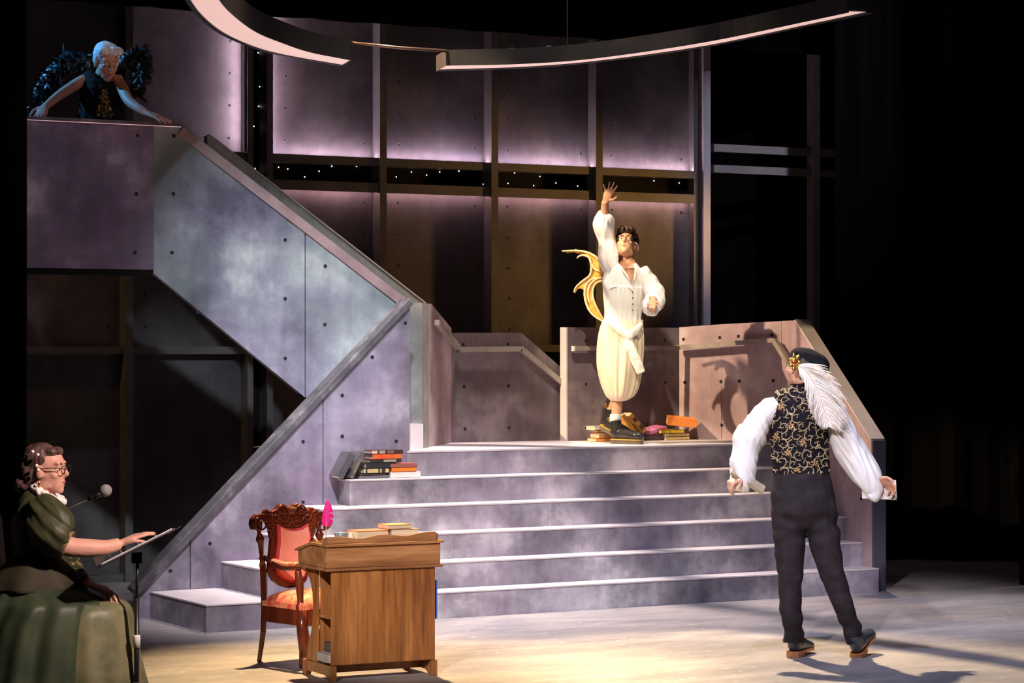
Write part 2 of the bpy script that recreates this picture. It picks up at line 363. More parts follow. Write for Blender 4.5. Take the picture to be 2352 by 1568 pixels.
# descending stub wall
VS = 2.20
sb = thing('descending_wall', 'mauve wall behind the platform whose top slopes down toward the gap', 'wall', (1.3, VS, Z6))
s0 = uz(1026, 764, VS); s1 = uz(1198, 764, VS); s2 = uz(1303, 856, VS); sx = s2[0]+.5; sz = s2[1]-.5*(s1[1]-s2[1])/(s2[0]-s1[0])
PS = prism('panel', [(s0[0], Z6), (sx, Z6), (sx, max(sz, Z6+.05)), s1, s0], VS, VS+.10, mat_plat, sb)
for x, y in ((1064, 791), (1166, 790), (1066, 888), (1168, 886), (1068, 985), (1169, 982)): hole(at_v(x, y, VS), PS)
b = MB(); r0 = at_v(1050, 803, VS-.06); r1 = at_v(1197, 801, VS-.06); r2 = at_v(1303, 889, VS-.06); b.beam(r0, r1, .035, .04); b.beam(r1, r2, .035, .04); b.build('handrail', mat_rail, sb)
# half wall right of centre
VH = 2.05
hw = thing('half_wall', 'mauve half wall at the back of the platform behind the actor in white', 'wall', (2.2, VH, Z6))
h0 = uz(1303, 753, VH)[0]; h1u = 2.695; zh = 1.966
PH = prism('panel', [(h0, Z6), (h1u, Z6), (h1u, zh), (h0, zh)], VH, VH+.085, mat_plat, hw)
box('end_board', (h0-.012, VH-.004, Z6), (h0, VH+.09, zh), mat_tread, hw)
for x, y in ((1345, 783), (1526, 781), (1346, 882), (1528, 878), (1347, 982)): hole(at_v(x, y, VH), PH)
b = MB(); r0 = at_v(1317, 800, VH-.07); r1 = at_v(1556, 799, VH-.07); b.beam(r0, r1, .04, .036); b.build('handrail', mat_rail, hw)
box('rail_end', (r0.x-.006, r0.y-.022, r0.z-.02), (r0.x+.004, r0.y+.022, r0.z+.02), mat_tread, hw)
# wing wall at the far end of the stairs
ww = thing('wing_wall', 'rose painted wing wall sloping down beside the broad stairs to a dark end post', 'wall', (3.1, .1, 0))
c0 = Vector((h1u, VH, Z6)); c1 = Vector((UR, 1.23, Z6)); cm = c0.lerp(c1, .42)
top = [1.970, 1.992, 2.014]
d1 = (c1-c0).normalized()
W1 = slab('panel', [c0, cm-d1*.003, (cm.x, cm.y, top[1]), (c0.x, c0.y, top[0])], .09, mat_wing, ww)
W2 = slab('panel', [cm+d1*.003, c1-d1*.002, (c1.x, c1.y, top[2]), (cm.x, cm.y, top[1])], .09, mat_wing, ww)
ve = .085; zp = 1.122
prof = [(1.228, 0), (ve+.004, 0), (ve+.004, zp), (1.04, 2.018), (1.228, 2.015)]
n = len(prof); V = [(UR+.001, a, b) for a, b in prof]+[(UR+.125, a, b) for a, b in prof]
W3 = fixn(mk('panel', V, [tuple(range(n)), tuple(range(n, 2*n))]+[(i, (i+1) % n, (i+1) % n+n, i+n) for i in range(n)], mat_wing, ww))
b = MB(); b.beam((UR+.062, 1.05, 2.022), (UR+.062, ve+.01, zp+.004), .128, .012); b.build('cap', mat_tread, ww)
box('end_post', (UR+.004, ve-.012, 0), (UR+.126, ve+.003, zp-.003), mat_post, ww, bv=.003)
def on_seg(x, y, a, b):
    q = ray(x, y); d = (b-a); nrm = Vector((d.y, -d.x, 0)); t = nrm.dot(a-CAM)/nrm.dot(q); return CAM+q*t
ang = math.atan2(d1.y, d1.x)
for x, y in ((1570, 779), (1653, 775), (1656, 876), (1573, 878), (1658, 976)): hole(on_seg(x, y, c0, c1), W1, ang)
for x, y in ((1696, 772), (1773, 769), (1698, 875), (1776, 874), (1701, 977)): hole(on_seg(x, y, c0, c1), W2, ang)
for x, y in ((1978, 1145), (1978, 1256)): hole(at_u(x, y, UR), W3, -math.pi/2)
nr = Vector((-abs(d1.y), -abs(d1.x), 0)); k0 = c0+nr*.07; k1 = c1+nr*.07
g0 = on_seg(1553, 798, k0, k1); g1 = on_seg(1779, 781, k0, k1); g2 = at_u(1812, 835, UR-.07); g3 = at_u(1975, 1085, UR-.07)
b = MB(); b.beam(g0, g1, .04, .036); b.beam(g1, g2, .036, .04); b.beam(g2, g3, .036, .04); b.build('handrail', mat_rail, ww)
# ================================================================ back wall: framed panels, slots with star lights, LED edges
VB = 3.6; VF = VB-.11
bw = thing('wall_back', 'tall dark back wall of framed metal-look panels', 'wall', (1, VB, 0)); del bw['category']; bw['kind'] = 'structure'
def UB(x, v=VF): return at_v(x, 600, v).x
zA, zB, zC, zD = 3.352, 3.285, 3.145, 3.085          # upper rail top/bottom, lower rail top/bottom
ztopw = 4.75
def ubx(x): return at_v(x, 600, VF).x
cols = [(-4.2, ubx(286)), (ubx(304), ubx(566)), (ubx(625), ubx(870)), (ubx(886), ubx(1126)), (ubx(1142), ubx(1366)), (ubx(1382), ubx(1598))]
upp = []; lowp = []
for i, (a, b_) in enumerate(cols):
    upp.append(box('panel', (a, VB, zA-.002), (b_, VB+.03, ztopw), mat_panel, bw))
    if i >= 2: lowp.append(box('panel', (a, VB, 0.02), (b_, VB+.03, zD+.002), mat_panel, bw))
    else:
        lowp.append(box('panel', (a, VB, 0.05), (b_, VB+.03, 1.755), mat_panel, bw)); lowp.append(box('panel', (a, VB, 1.815), (b_, VB+.03, zA), mat_panel, bw))
for i in range(2, 6):
    a, b_ = cols[i]
    box('rail', (a, VF, zB), (b_, VB+.03, zA-.002), mat_frame, bw); box('rail', (a, VF, zD+.002), (b_, VB+.03, zC), mat_frame, bw)
    box('slot_board', (a, VB+.02, zC), (b_, VB+.04, zB), mat_black, bw)
    box('rail', (a, VF+.02, 1.77), (b_, VB, 1.83), mat_frame, bw)
    box('led_strip', (a+.01, VF+.045, zA-.0018), (b_-.01, VF+.060, zA+.001), mat_led, bw)
    box('led_strip', (a+.01, VF+.05, zD-.003), (b_-.01, VF+.065, zD+.002), mat_led2, bw); box('lip', (a, VF, zD-.018), (b_, VF+.012, zD+.002), mat_frame, bw)
a, b_ = cols[1]
box('rail', (a, VF, zB), (b_+.03, VB+.03, zA-.002), mat_frame, bw)
for a, b_ in cols[:2]: box('rail', (a, VF+.02, 1.755), (b_, VB+.03, 1.815), mat_frame, bw); box('rail', (a, VF+.02, 0.0), (b_, VB+.03, .06), mat_frame, bw)
for xl, xr in ((286, 304), (566, 580), (611, 625), (870, 886), (1126, 1142), (1366, 1382)):
    box('post', (ubx(xl)+.001, VF-.02, 0), (ubx(xr)-.001, VB+.03, ztopw), mat_frame, bw)
box('post', (ubx(1598)+.001, VF+.03, 0), (ubx(1607), VB+.03, ztopw), mat_frame, bw)
box('slot_board', (ubx(580), VB+.02, 0), (ubx(611), VB+.04, ztopw), mat_black, bw)
box('led_strip', (ubx(625), VF+.05, zA+.01), (ubx(625)+.003, VF+.062, ztopw-.05), mat_led, bw)
box('led_strip', (ubx(566)-.004, VF+.015, zA+.01), (ubx(566), VF+.030, ztopw-.05), mat_led, bw); box('lip', (ubx(566)-.020, VF-.01, zA), (ubx(566), VF+.004, ztopw), mat_frame, bw)
up_holes = [(1, ((529, 94), (528, 168), (527, 242), (525, 317), (335, 233), (336, 305))), (2, ((657, 174), (655, 248), (654, 321), (837, 330))), (3, ((916, 333), (917, 261), (917, 190), (1091, 341), (1091, 271))),
  (4, ((1166, 345), (1166, 275), (1166, 205), (1334, 353))), (5, ((1404, 152), (1404, 219), (1404, 288), (1404, 357), (1565, 366)))]
for i, ps in up_holes:
    for x, y in ps: hole(at_v(x, y, VB), upp[i])
lo_holes = [(4, ((837, 465), (837, 538))), (5, ((914, 466), (914, 539), (916, 610), (1091, 472))), (6, ((1165, 474), (1166, 546), (1168, 616), (1170, 685), (1171, 756), (1334, 481))), (7, ((1406, 482), (1565, 488)))]
for i, ps in lo_holes:
    for x, y in ps: hole(at_v(x, y, VB), lowp[i])
for i, ps in ((0, ((252, 1069), (253, 1145))), (1, ((249, 675), (249, 750))), (2, ((338, 1068), (338, 1145))), (3, ((333, 675), (334, 751)))):
    for x, y in ps: hole(at_v(x, y, VB), lowp[i])
sm = MB(); sm.ell((0, 0, 0), .0042, 8, 6); SME = bpy.data.meshes.new('star_light'); SME.from_pydata(sm.v, [], sm.f); SME.materials.append(mat_star)
stars = [(593, 121), (607, 164), (597, 199), (594, 244), (583, 290), (586, 387), (615, 378), (661, 388), (700, 406), (733, 393), (762, 382), (819, 382), (870, 392), (910, 406), (980, 402), (1010, 395), (1054, 393), (1110, 423), (1167, 421), (1182, 397), (1226, 426), (1277, 420), (1327, 427), (1502, 415), (1560, 420), (640, 384), (945, 395), (1240, 405)]
for x, y in stars:
    o = bpy.data.objects.new('star_light', SME); COL.objects.link(o); o.parent = bw; o.location = at_v(x, y, VB+.014)-wloc(bw)
# ================================================================ open grid frame, drapes, border
gf = thing('grid_frame', 'tall bare grey grid frame standing in the dark beyond the wing wall', 'frame', (ubx(1625), VB, 0))
def pst(x, ytop, ybot, wpx=12, dep=.1):
    a = at_v(x, ytop, VF); b_ = at_v(x, ybot, VF); ww_ = .075
    box('post', (a.x-ww_/2, VF, b_.z), (a.x+ww_/2, VF+dep, a.z), mat_pipe, gf)
pst(1624, -60, 1130); pst(1876, -60, 774)
for y0, y1 in ((330, 348), (378, 396)):
    a = at_v(1640, y0, VF+.02); a1_ = at_v(1640, y1, VF+.02); e = at_v(1990, y0, VF+.02)
    box('crossbar', (a.x, VF+.02, a1_.z), (e.x, VF+.07, a.z), mat_bar, gf)
def drape(name, label, p, q, z0, z1, amp=.05, folds=1.6, thick=.03, dark=mat_drape):
    """hanging cloth from p to q with vertical folds"""
    p = Vector(p); q = Vector(q); t = (q-p); Lh = Vector((t.x, t.y, 0)).length; t = Vector((t.x, t.y, 0)).normalized(); nn = Vector((-t.y, t.x, 0))
    n = max(12, int(Lh*14)); vs = []; fs = []
    for i in range(n+1):
        s_ = i/n*Lh; off = amp*math.sin(s_*folds*6.28+.6*math.sin(s_*2.1))+amp*.4*math.sin(s_*folds*2.3*6.28)
        for th in (0, thick):
            c = p+t*s_+nn*(off+th); vs += [(c.x, c.y, z0), (c.x, c.y, z1)]
    for i in range(n):
        a = i*4; b_ = a+4; fs += [(a, b_, b_+1, a+1), (a+2, a+3, b_+3, b_+2), (a, a+2, b_+2, b_), (a+1, b_+1, b_+3, a+3)]
    fs += [(0, 1, 3, 2), (n*4, n*4+2, n*4+3, n*4+1)]
    o = mk(name, vs, fs, dark, loc=(p.x, p.y, z0), smooth=False); fixn(o); return tag(o, label, 'curtain', 'black masking drapes')
def lv(x, d, z=0): p = at_d(x, HZ, d); return (p.x, p.y, z)
drape('black_curtain', 'black velour leg curtain behind the seated reader', lv(-330, 15.75), lv(62, 15.75), .01, 7, .03)
drape('black_curtain', 'black velour curtain filling the dark beyond the wing wall', lv(1918, 21.3), lv(2620, 20.6), .01, 7, .06)
drape('black_curtain', 'narrow black curtain edge at the far side of the stage, rightmost of the drapes', lv(2341, 18.85), lv(2620, 18.6), .01, 7, .04)
drape('black_curtain', 'black curtain behind the open grid frame', (ubx(1590), VB+.6, 0), (ubx(2050), VB+.6, 0), .01, 7, .04)
bp = at_v(40, 10, 3.2); bq = at_v(1900, 118, 3.2)
drape('black_border', 'black border cloth hanging across the top of the panelled back wall', (bp.x, 3.2, 0), (bq.x, 3.2, 0), 4.40, 7, .03)
drape('black_border', 'black border cloth above the bare grid frame', (bq.x+.02, 3.9, 0), (bq.x+3, 3.9, 0), 5.6, 7.4, .03)
# ================================================================ hanging light ring, in two arcs
ZR = 3.85
def spline(pts, n):
    """Catmull-Rom through 2d/3d tuples"""
    P = [np.array(p, float) for p in pts]; P = [2*P[0]-P[1]]+P+[2*P[-1]-P[-2]]; out = []
    m = len(P)-3
    for i in range(n+1):
        s_ = i/n*m; k = min(int(s_), m-1); t = s_-k; a, b, c, d = P[k:k+4]
        out.append(.5*((2*b)+(c-a)*t+(2*a-5*b+4*c-d)*t*t+(3*b-3*c+d-a)*t**3))
    return out
mat_ringb = two('ring_black_paint', (.009, .008, .009), (.016, .014, .015), 4, rough=.55)
mat_rend = two('ring_raw_end', (.09, .07, .055), (.13, .105, .08), 6)
def arc(label, near, far, hgt, lip, endleft):
    N = 40
    nb = [np.array(at_z(x, y, ZR)) for x, y in spline(near, N)]; fb = [np.array(at_z(x, y, ZR)) for x, y in spline(far, N)]
    mid = nb[N//2]
    t = thing('light_ring_arc', label, 'light', (mid[0], mid[1], ZR))
    body = MB(); dif = MB(); rows = []; dr = []
    for i in range(N+1):
        w_ = fb[i]-nb[i]; wn = w_/np.linalg.norm(w_); a = nb[i]-wn*.012; b = fb[i]+wn*lip
        up = np.array((0, 0, hgt)); i1 = nb[i]; i2 = fb[i]; s_ = np.array((0, 0, .012))
        rows.append([a, i1, i1+s_, i2+s_, i2, b, b+up, a+up]); dr.append([i1+s_*.6+wn*.001, i2+s_*.6-wn*.001])
    vs = [q for r in rows for q in r]; fs = []
    for i in range(N):
        for k in range(8): fs.append((i*8+k, i*8+(k+1) % 8, (i+1)*8+(k+1) % 8, (i+1)*8+k))
    fs += [tuple(range(8)), tuple(N*8+k for k in range(8))]
    body.add(vs, fs); body.build('housing', mat_ringb, t)
    vs = [q for r in dr for q in r]; dif.add(vs, [(2*i, 2*i+1, 2*i+3, 2*i+2) for i in range(N)]); d = dif.build('diffuser', mat_diff, t)
    e = rows[0 if endleft else N]; b = MB(); c = [Vector(e[0]), Vector(e[5]), Vector(e[6]), Vector(e[7])]
    tan = Vector(rows[1][0]-rows[0][0] if endleft else rows[N-1][0]-rows[N][0]).normalized()
    q = [p-tan*.004 for p in c]+[p-tan*.0005 for p in c]; b.add(q, [(0, 1, 2, 3), (4, 5, 6, 7), (0, 1, 5, 4), (1, 2, 6, 5), (2, 3, 7, 6), (3, 0, 4, 7)]); b.build('end_plate', mat_rend if endleft else mat_ringb, t)
    return t, rows
nearL = [(470, -60), (503, 0), (536, 36), (587, 73.7), (650, 100), (712, 120.5), (806, 139)]
farL = [(400, -60), (436, 0), (465, 38), (512, 76), (579, 107), (650, 127), (786, 151)]
tL, rL = arc('short curved arc of the hanging light ring above the balcony stairs', nearL, farL, .145, .03, False)
nearR = [(1025, 151), (1200, 147), (1373, 133.7), (1621, 97), (1858, 48.5), (1950, 29)]
farR = [(1006, 162), (1200, 155.5), (1373, 141.5), (1621, 107), (1858, 58), (1990, 30)]
tR, rR = arc('long curved arc of the hanging light ring above the platform', nearR, farR, .115, .05, True)
mat_cable = plain('cable', (.10, .09, .09), .5, spec=.6)
def cable(label, pts, r=.004, nm='suspension_cable', mat=None):
    b = MB(); b.tube(pts, r, 6); o = b.build(nm, mat or mat_cable, loc=tuple(pts[0]), smooth=True); return tag(o, label, 'cable')
def cab(x, y, rows, label):
    j = min(range(len(rows)), key=lambda i: abs(1176+FPX*(Vector(rows[i][7])-CAM).dot(RGT)/(Vector(rows[i][7])-CAM).dot(FWD)-x))
    a = Vector(rows[j][6]+rows[j][7])/2; cable(label, [a, a+Vector((0, 0, 2.5))], .005)
cab(591, 40, rL, 'thin steel cable holding the short ring arc')
cab(1297, 110, rR, 'twisted power cable dropping to the long ring arc')
cab(1900, 15, rR, 'thin cable near the far end of the long ring arc')
a = Vector(rL[-1][7])+Vector((0, 0, -.02)); b_ = Vector(rR[0][7])+Vector((0, 0, -.01))
o = MB(); o.tube([a, a.lerp(b_, .5)+Vector((0, 0, -.006)), b_], .012, 8); tag(o.build('link_rod', plain('copper_rod', (.30, .19, .13), .35, .8), loc=tuple(a), smooth=True), 'thin copper rod linking the two ring arcs', 'rod')
ribm = plain('tape_violet', (.22, .18, .62), .5); ribg = plain('tape_teal', (.02, .25, .22), .5)
for x0, x1, m_, lb in ((1252, 1280, ribm, 'violet cable ribbon lying on the long ring arc'), (1168, 1188, ribg, 'teal cable tail lying on the long ring arc')):
    j = min(range(41), key=lambda i: abs(1176+FPX*(Vector(rR[i][7])-CAM).dot(RGT)/(Vector(rR[i][7])-CAM).dot(FWD)-(x0+x1)/2))
    c = Vector(rR[j][7]+rR[j][6])/2; tn = (Vector(rR[j+1][7])-Vector(rR[j][7])).normalized(); L_ = (x1-x0)/FPX*17.5
    o = MB(); o.beam(c-tn*L_/2+Vector((0, 0, .006)), c+Vector((0, 0, .016)), .03, .012); o.beam(c+Vector((0, 0, .016)), c+tn*L_/2+Vector((0, 0, .006)), .03, .012)
    tag(o.build('cable_ribbon', m_, loc=tuple(c)), lb, 'ribbon')
# ================================================================ books
BM = {}
def bmat(col, rough=.5):
    k = tuple(round(c, 3) for c in col)
    if k not in BM: BM[k] = two('book_cloth', tuple(c*.85 for c in col), tuple(min(1, c*1.1) for c in col), 12, rough=rough)
    return BM[k]
mat_page = two('paper_pages', (.62, .55, .42), (.78, .70, .56), 60, stretch=(.1, .1, 3))
mat_white = plain('white_paper', (.82, .79, .76), .6)
def book(label, loc, L, W, T, col, rot=(0, 0, 0), group=None, spine='front', bands=(), page=None, name='book'):
    """flat book: L along local x (spine length), W along y, T thick; spine on the -y side; base at origin"""
    b = MB(); c = min(.004, T*.16)
    h = L/2
    b.box((-h, 0, 0), (h, W, c)).box((-h, 0, T-c), (h, W, T)).box((-h, 0, 0), (h, c*1.4, T))
    o = b.build(name, bmat(col), local=True); o.location = loc; o.rotation_euler = rot; bevel(o, c*.4)
    tag(o, label, 'book', group)
    box('pages', (-h+.004, c*1.4, c), (h-.004, W-.005, T-c), page or mat_page, o, local=True)
    for x0, x1, bc in bands: box('spine_label', (-h+L*x0, -.0012, T*.12), (-h+L*x1, 0.0003, T*.88), bmat(bc), o, local=True)
    return o
G1 = 'books piled on the stairs'
ZT = 5*R
def flat1(x0, x1, y0, y1, col, label, z, bands=(), W=.13, dv=0, L=None, T=None, rz=0):
    v = .835+dv; a = at_v(x0, 1090, v); b = at_v(x1, 1090, v); T = T or (y1-y0)/337.0
    book(label, ((a.x+b.x)/2, v, z), L or (b.x-a.x), W, T, col, (0, 0, rz), G1, bands=bands); return z+T
k = .03; dk = (.035, .034, .034)
z = ZT+.0005
z = flat1(831, 894, 1089, 1097, (.13, .115, .13), 'thin grey book at the bottom of the taller stack', z)
z = flat1(831, 887, 1085, 1089, (.05, .05, .045), 'thin dark book under the yellow and black banded book', z, dv=.004)
z = flat1(835, 893, 1073, 1085, (.03, .03, .028), 'book with yellow and black banded spine', z, bands=((.0, .08, (.62, .47, .20)), (.15, .58, (.62, .47, .20)), (.65, .71, (.62, .47, .20)), (.87, 1, (.62, .47, .20))))
z = flat1(842, 897, 1060, 1073, (.022, .024, .024), 'thick black book in the middle of the taller stack', z)
z = flat1(851, 922, 1053, 1061, (.04, .025, .022), 'dark book with a tan label under the orange one', z, bands=((.42, .83, (.33, .28, .18)),))
z = flat1(856, 922, 1043, 1055, (.72, .14, .03), 'orange red book near the top of the taller stack', z, bands=((.25, .5, (.80, .10, .02)),))
z = flat1(854, 926, 1034, 1043, (.05, .028, .02), 'dark brown paperback on top of the taller stack', z, bands=((.0, .18, (.75, .45, .36)), (.24, .42, (.42, .33, .24)), (.5, .7, (.22, .10, .07))))
z = ZT+.0005
z = flat1(897, 966, 1081, 1095, (.80, .70, .62), 'thick white book at the bottom of the shorter stack', z)
z = flat1(900, 956, 1073, 1083, (.85, .22, .02), 'bright orange book in the shorter stack', z)
z = flat1(898, 959, 1063, 1073, (.34, .10, .08), 'dull red book on top of the shorter stack', z)
def lean(label, x0, x1, xt, yt, yb, col, T, v, W, zs, D, group, bands=(), side=1, page=None):
    """book standing on its tail edge and leaning sideways; long axis from (x0,yb) to (xt,yt) in the picture's plane"""
    s_ = FPX/D; L = math.hypot(xt-x0, yb-yt)/s_; a = math.atan2(yb-yt, xt-x0)
    p = at_v(x0, yb, v); c = Vector((math.cos(a), 0, math.sin(a))); n = Vector((-math.sin(a), 0, math.cos(a)))
    o = book(label, (0, 0, 0), L, W, T, col, (0, -a, 0), group, bands=bands, page=page)
    low = zs - min(0, T*n.z if n.z < 0 else 0)
    o.location = (p.x+c.x*L/2, v, zs+c.z*L/2+.001+(max(0, -n.z)*T)); return o
lean('dark grey book leaning at the outer end of the pile on the stairs', 788, 0, 821, 1040, 1097, (.10, .095, .105), .045, .815, .15, ZT, 16.9, G1)
lean('slim grey book with gold lettering leaning against the taller stack', 811, 0, 843, 1037, 1097, (.12, .11, .115), .03, .82, .15, ZT, 16.9, G1, bands=((.2, .75, (.20, .175, .11)),))
# books on the platform
G2 = 'books heaped on the platform'
def flat2(x0, x1, z, T, col, label, v, W=.14, rz=0, ry=0, rx=0, bands=(), page=None):
    a = at_v(x0, 1005, v); b = at_v(x1, 1005, v)
    book(label, ((a.x+b.x)/2, v, z), (b.x-a.x), W, T, col, (rx, ry, rz), G2, bands=bands, page=page); return z+T+.0008
vb = 1.86; z0 = Z6+.0005
z = flat2(1369, 1428, z0, .024, (.80, .30, .06), 'orange book at the bottom of the stack behind the boots', vb-.05)
z = flat2(1376, 1440, z, .044, (.52, .30, .14), 'thick tan book in the stack behind the boots', vb-.03)
z = flat2(1373, 1442, z, .018, (.30, .12, .07), 'thin brown book in the stack behind the boots', vb-.03)
z = flat2(1366, 1441, z, .030, (.70, .60, .46), 'cream book on top of the stack behind the boots', vb-.03)
z = flat2(1454, 1522, z0, .042, (.07, .04, .05), 'dark plum book with white block on its spine', vb-.04, bands=((0, .36, (.85, .78, .68)),))
zr = flat2(1442, 1517, z, .012, (.30, .06, .04), 'thin red book lying on the plum book', vb-.02)
lean('yellow book leaning beside the boots', 1463, 0, 1428, 954, 996, (.80, .42, .08), .030, vb-.06, .13, zr, 19.1, G2)
lean('book with brown and tan striped spine leaning on the yellow one', 1486, 0, 1445, 953, 994, (.66, .40, .12), .040, vb-.06, .13, zr, 19.1, G2, bands=((.15, .38, (.12, .05, .02)), (.60, .8, (.14, .06, .02))))
z = flat2(1529, 1584, z0, .026, (.60, .43, .20), 'tan book at the bottom of the heap by the wing wall', vb-.06)
z = flat2(1528, 1583, z, .026, (.56, .40, .20), 'tan book with brown spine second in the heap by the wing wall', vb-.06, bands=((.1, .9, (.36, .24, .11)),))
zy = flat2(1518, 1572, z, .026, (.72, .50, .04), 'bright yellow book in the heap by the wing wall', vb-.05)
flat2(1484, 1534, zr+.004, .024, (.62, .20, .42), 'pink covered book tilted between the two heaps', vb-.02, .16, ry=-.22, rx=.10)
o = flat2(1537, 1594, zy+.026, .055, (.80, .24, .04), 'large orange book tilted on top of the heap', vb-.07, .17, rz=-.5, ry=.10, rx=.14)
# ================================================================ writing desk
wd_v = wood('desk_wood_upright', (.30, .120, .036), (.42, .185, .062), (.16, .062, .026), 2, rough=.35)
wd_h = wood('desk_wood_level', (.34, .155, .066), (.46, .235, .112), (.21, .095, .048), 0, rough=.35)
DA = math.radians(-2.0)
dk_ = thing('writing_desk', 'small brown pine writing desk with wavy gallery and open side shelves', 'desk', (-2.526, -2.505, 0), rot=(0, 0, DA))
def dbox(n, lo, hi, m, bv=.003, par=None): return box(n, lo, hi, m, par or dk_, bv, local=True)
Wd, Dd = .628, .40
def dpoly(name, pts, axis, t0, t1, m):
    n = len(pts)
    f = {'x': lambda a, b, t: (t, a, b), 'y': lambda a, b, t: (a, t, b)}[axis]
    vs = [f(a, b, t0) for a, b in pts]+[f(a, b, t1) for a, b in pts]
    o = mk(name, vs, [tuple(range(n)), tuple(range(n, 2*n))]+[(i, (i+1) % n, (i+1) % n+n, i+n) for i in range(n)], m, dk_, local=True); fixn(o); return bevel(o, .002)
dbox('front_panel', (0, .004, .088), (Wd-.008, .020, .597), wd_v)
dbox('back_panel', (.02, .195, .088), (Wd-.03, .208, .597), wd_v)
dbox('end_panel', (Wd-.024, .0205, .088), (Wd-.008, .33, .597), wd_v)
sc = [(.205, .597), (.372, .597), (.350, .565), (.305, .53), (.272, .47), (.262, .40), (.264, .33), (.285, .25), (.32, .19), (.345, .14), (.36, .088), (.205, .088)]
dpoly('scrolled_end', sc, 'x', .0, .016, wd_v); dpoly('scrolled_end', sc, 'x', Wd-.045, Wd-.0255, wd_v)
foot = [(0, 0), (0, .086), (.40, .086), (.40, 0), (.36, 0), (.345, .022), (.30, .03), (.10, .03), (.06, .02), (.045, 0)]
dpoly('sled_foot', foot, 'x', -.004, .030, wd_v); dpoly('sled_foot', foot, 'x', Wd-.032, Wd+.004, wd_v)
dbox('stretcher', (.03, .15, .030), (Wd-.032, .17, .086), wd_v)
dbox('bottom_shelf', (.0305, .0205, .087), (Wd-.05, .194, .1), wd_h); dbox('shelf', (.002, .0205, .335), (Wd-.05, .194, .350), wd_h)
dbox('lower_slab', (-.035, -.014, .598), (Wd+.034, .425, .613), wd_h)
prof = [(0, .614), (.40, .614), (.40, .685), (.205, .729), (0, .729)]
dpoly('drawer_case', prof, 'x', -.030, Wd+.022, wd_h)
prof = [(-.016, .730), (.205, .730), (.425, .680), (.425, .695), (.205, .7455), (-.016, .7455)]
dpoly('writing_slope', prof, 'x', -.040, Wd+.040, wd_h)
def gal(x):
    pts = [(0, .783), (.05, .784), (.10, .779), (.15, .772), (.19, .771), (.23, .778), (.27, .786), (.31, .787), (.36, .782), (.41, .776), (.45, .777), (.49, .786), (.53, .792), (.58, .793), (.61, .790)]
    return float(np.interp(x, [p[0] for p in pts], [p[1] for p in pts]))
xs = [i*.65/40 for i in range(41)]
dpoly('gallery', [(-.024+x, .746) for x in (0, .65)]+[(-.024+x, gal(x*.92)) for x in reversed(xs)], 'y', .0, .012, wd_h)
dpoly('gallery_side', [(.0125, .746), (.20, .746), (.20, .766), (.18, .762), (.15, .752), (.11, .755), (.07, .770), (.03, .782), (.0125, .783)], 'x', -.024, -.012, wd_h)
dpoly('gallery_side', [(.0125, .746), (.20, .746), (.20, .766), (.18, .762), (.15, .752), (.11, .755), (.07, .770), (.03, .782), (.0125, .783)], 'x', Wd+.004, Wd+.016, wd_h)
def dw(x, y, z):
    c, s_ = math.cos(DA), math.sin(DA); return (-2.526+x*c-y*s_, -2.505+x*s_+y*c, z)
# things on and in the desk
GD = 'books on the writing desk'
book('orange book with cream pages lying on the desk beside the bowl', dw(.250, .165, .7465), .19, .135, .062, (.72, .20, .10), (0, 0, DA+math.pi+.10), GD)
book('lilac book under the small stack on the desk', dw(.465, .04, .7465), .15, .12, .022, (.42, .22, .40), (0, 0, DA+.06), GD)
book('grey book with rounded spine in the small stack on the desk', dw(.465, .165, .7695), .165, .12, .040, (.26, .25, .24), (0, 0, DA+math.pi-.05), GD)
book('tan orange book topping the small stack on the desk', dw(.42, .17, .8105), .15, .115, .024, (.68, .34, .14), (0, 0, DA+math.pi+.1), GD)
b = MB(); c0_ = dw(.088, .075, .7465); b.lathe([(.018, 0), (.024, .005), (.034, .028), (.041, .054), (.0385, .054), (.031, .028), (.01, .008)], (0, 0, 0), 24)
tag(b.build('bowl', plain('blue_grey_glass', (.30, .36, .42), .15, .3), local=True, smooth=True), 'shallow blue grey bowl on the desk', 'bowl').location = c0_
b = MB(); b.lathe([(.013, 0), (.015, .006), (.015, .036), (.010, .044), (.012, .052)], (0, 0, 0), 16)
tag(b.build('inkwell', plain('white_glaze', (.75, .70, .70), .2), local=True, smooth=True), 'little white inkwell between the bowl and the orange book', 'inkwell').location = dw(.140, .06, .7465)
b = MB(); b.lathe([(.016, 0), (.016, .008), (.006, .012), (.006, .03)], (0, 0, 0), 12); qh = thing('quill_pen', 'bright magenta quill pen standing upright on the desk', 'quill', dw(.0, .08, .7465))
b.build('holder', plain('brass_dark', (.35, .24, .09), .35, .8), qh, local=True, smooth=True)
b = MB(); b.tube([(0, 0, .01), (.002, 0, .09), (.004, .0, .16), (.002, 0, .24)], [.0025, .0025, .002, .001], 6); b.build('shaft', plain('quill_shaft', (.62, .50, .25), .4), qh, local=True, smooth=True)
b = MB(); rr = Matrix.Rotation(-YAW, 3, 'Z')
def vane(h): # half widths left/right
    t = (h-.09)/.145
    w_ = .031*math.sin(math.pi*min(1, max(0, t))**.75)**.6 if 0 < t < 1 else 0
    return w_
vs = []; n = 40
for i in range(n+1):
    h = .09+.148*i/n; w_ = vane(h); 
    nl = .86 if i in (24, 25) else 1; nr_ = .45 if i in (14, 15, 22, 23) else 1
    cx = .002+.010*math.sin(i/n*2.4)
    for sx, dyy in ((-w_*nl, .006), (0, 0), (w_*nr_, .006)): vs.append(rr @ Vector((cx+sx, -dyy*abs(sx)/.03, h-abs(sx)*.55)))
fs = [(3*i+j, 3*i+j+1, 3*i+j+4, 3*i+j+3) for i in range(n) for j in (0, 1)]
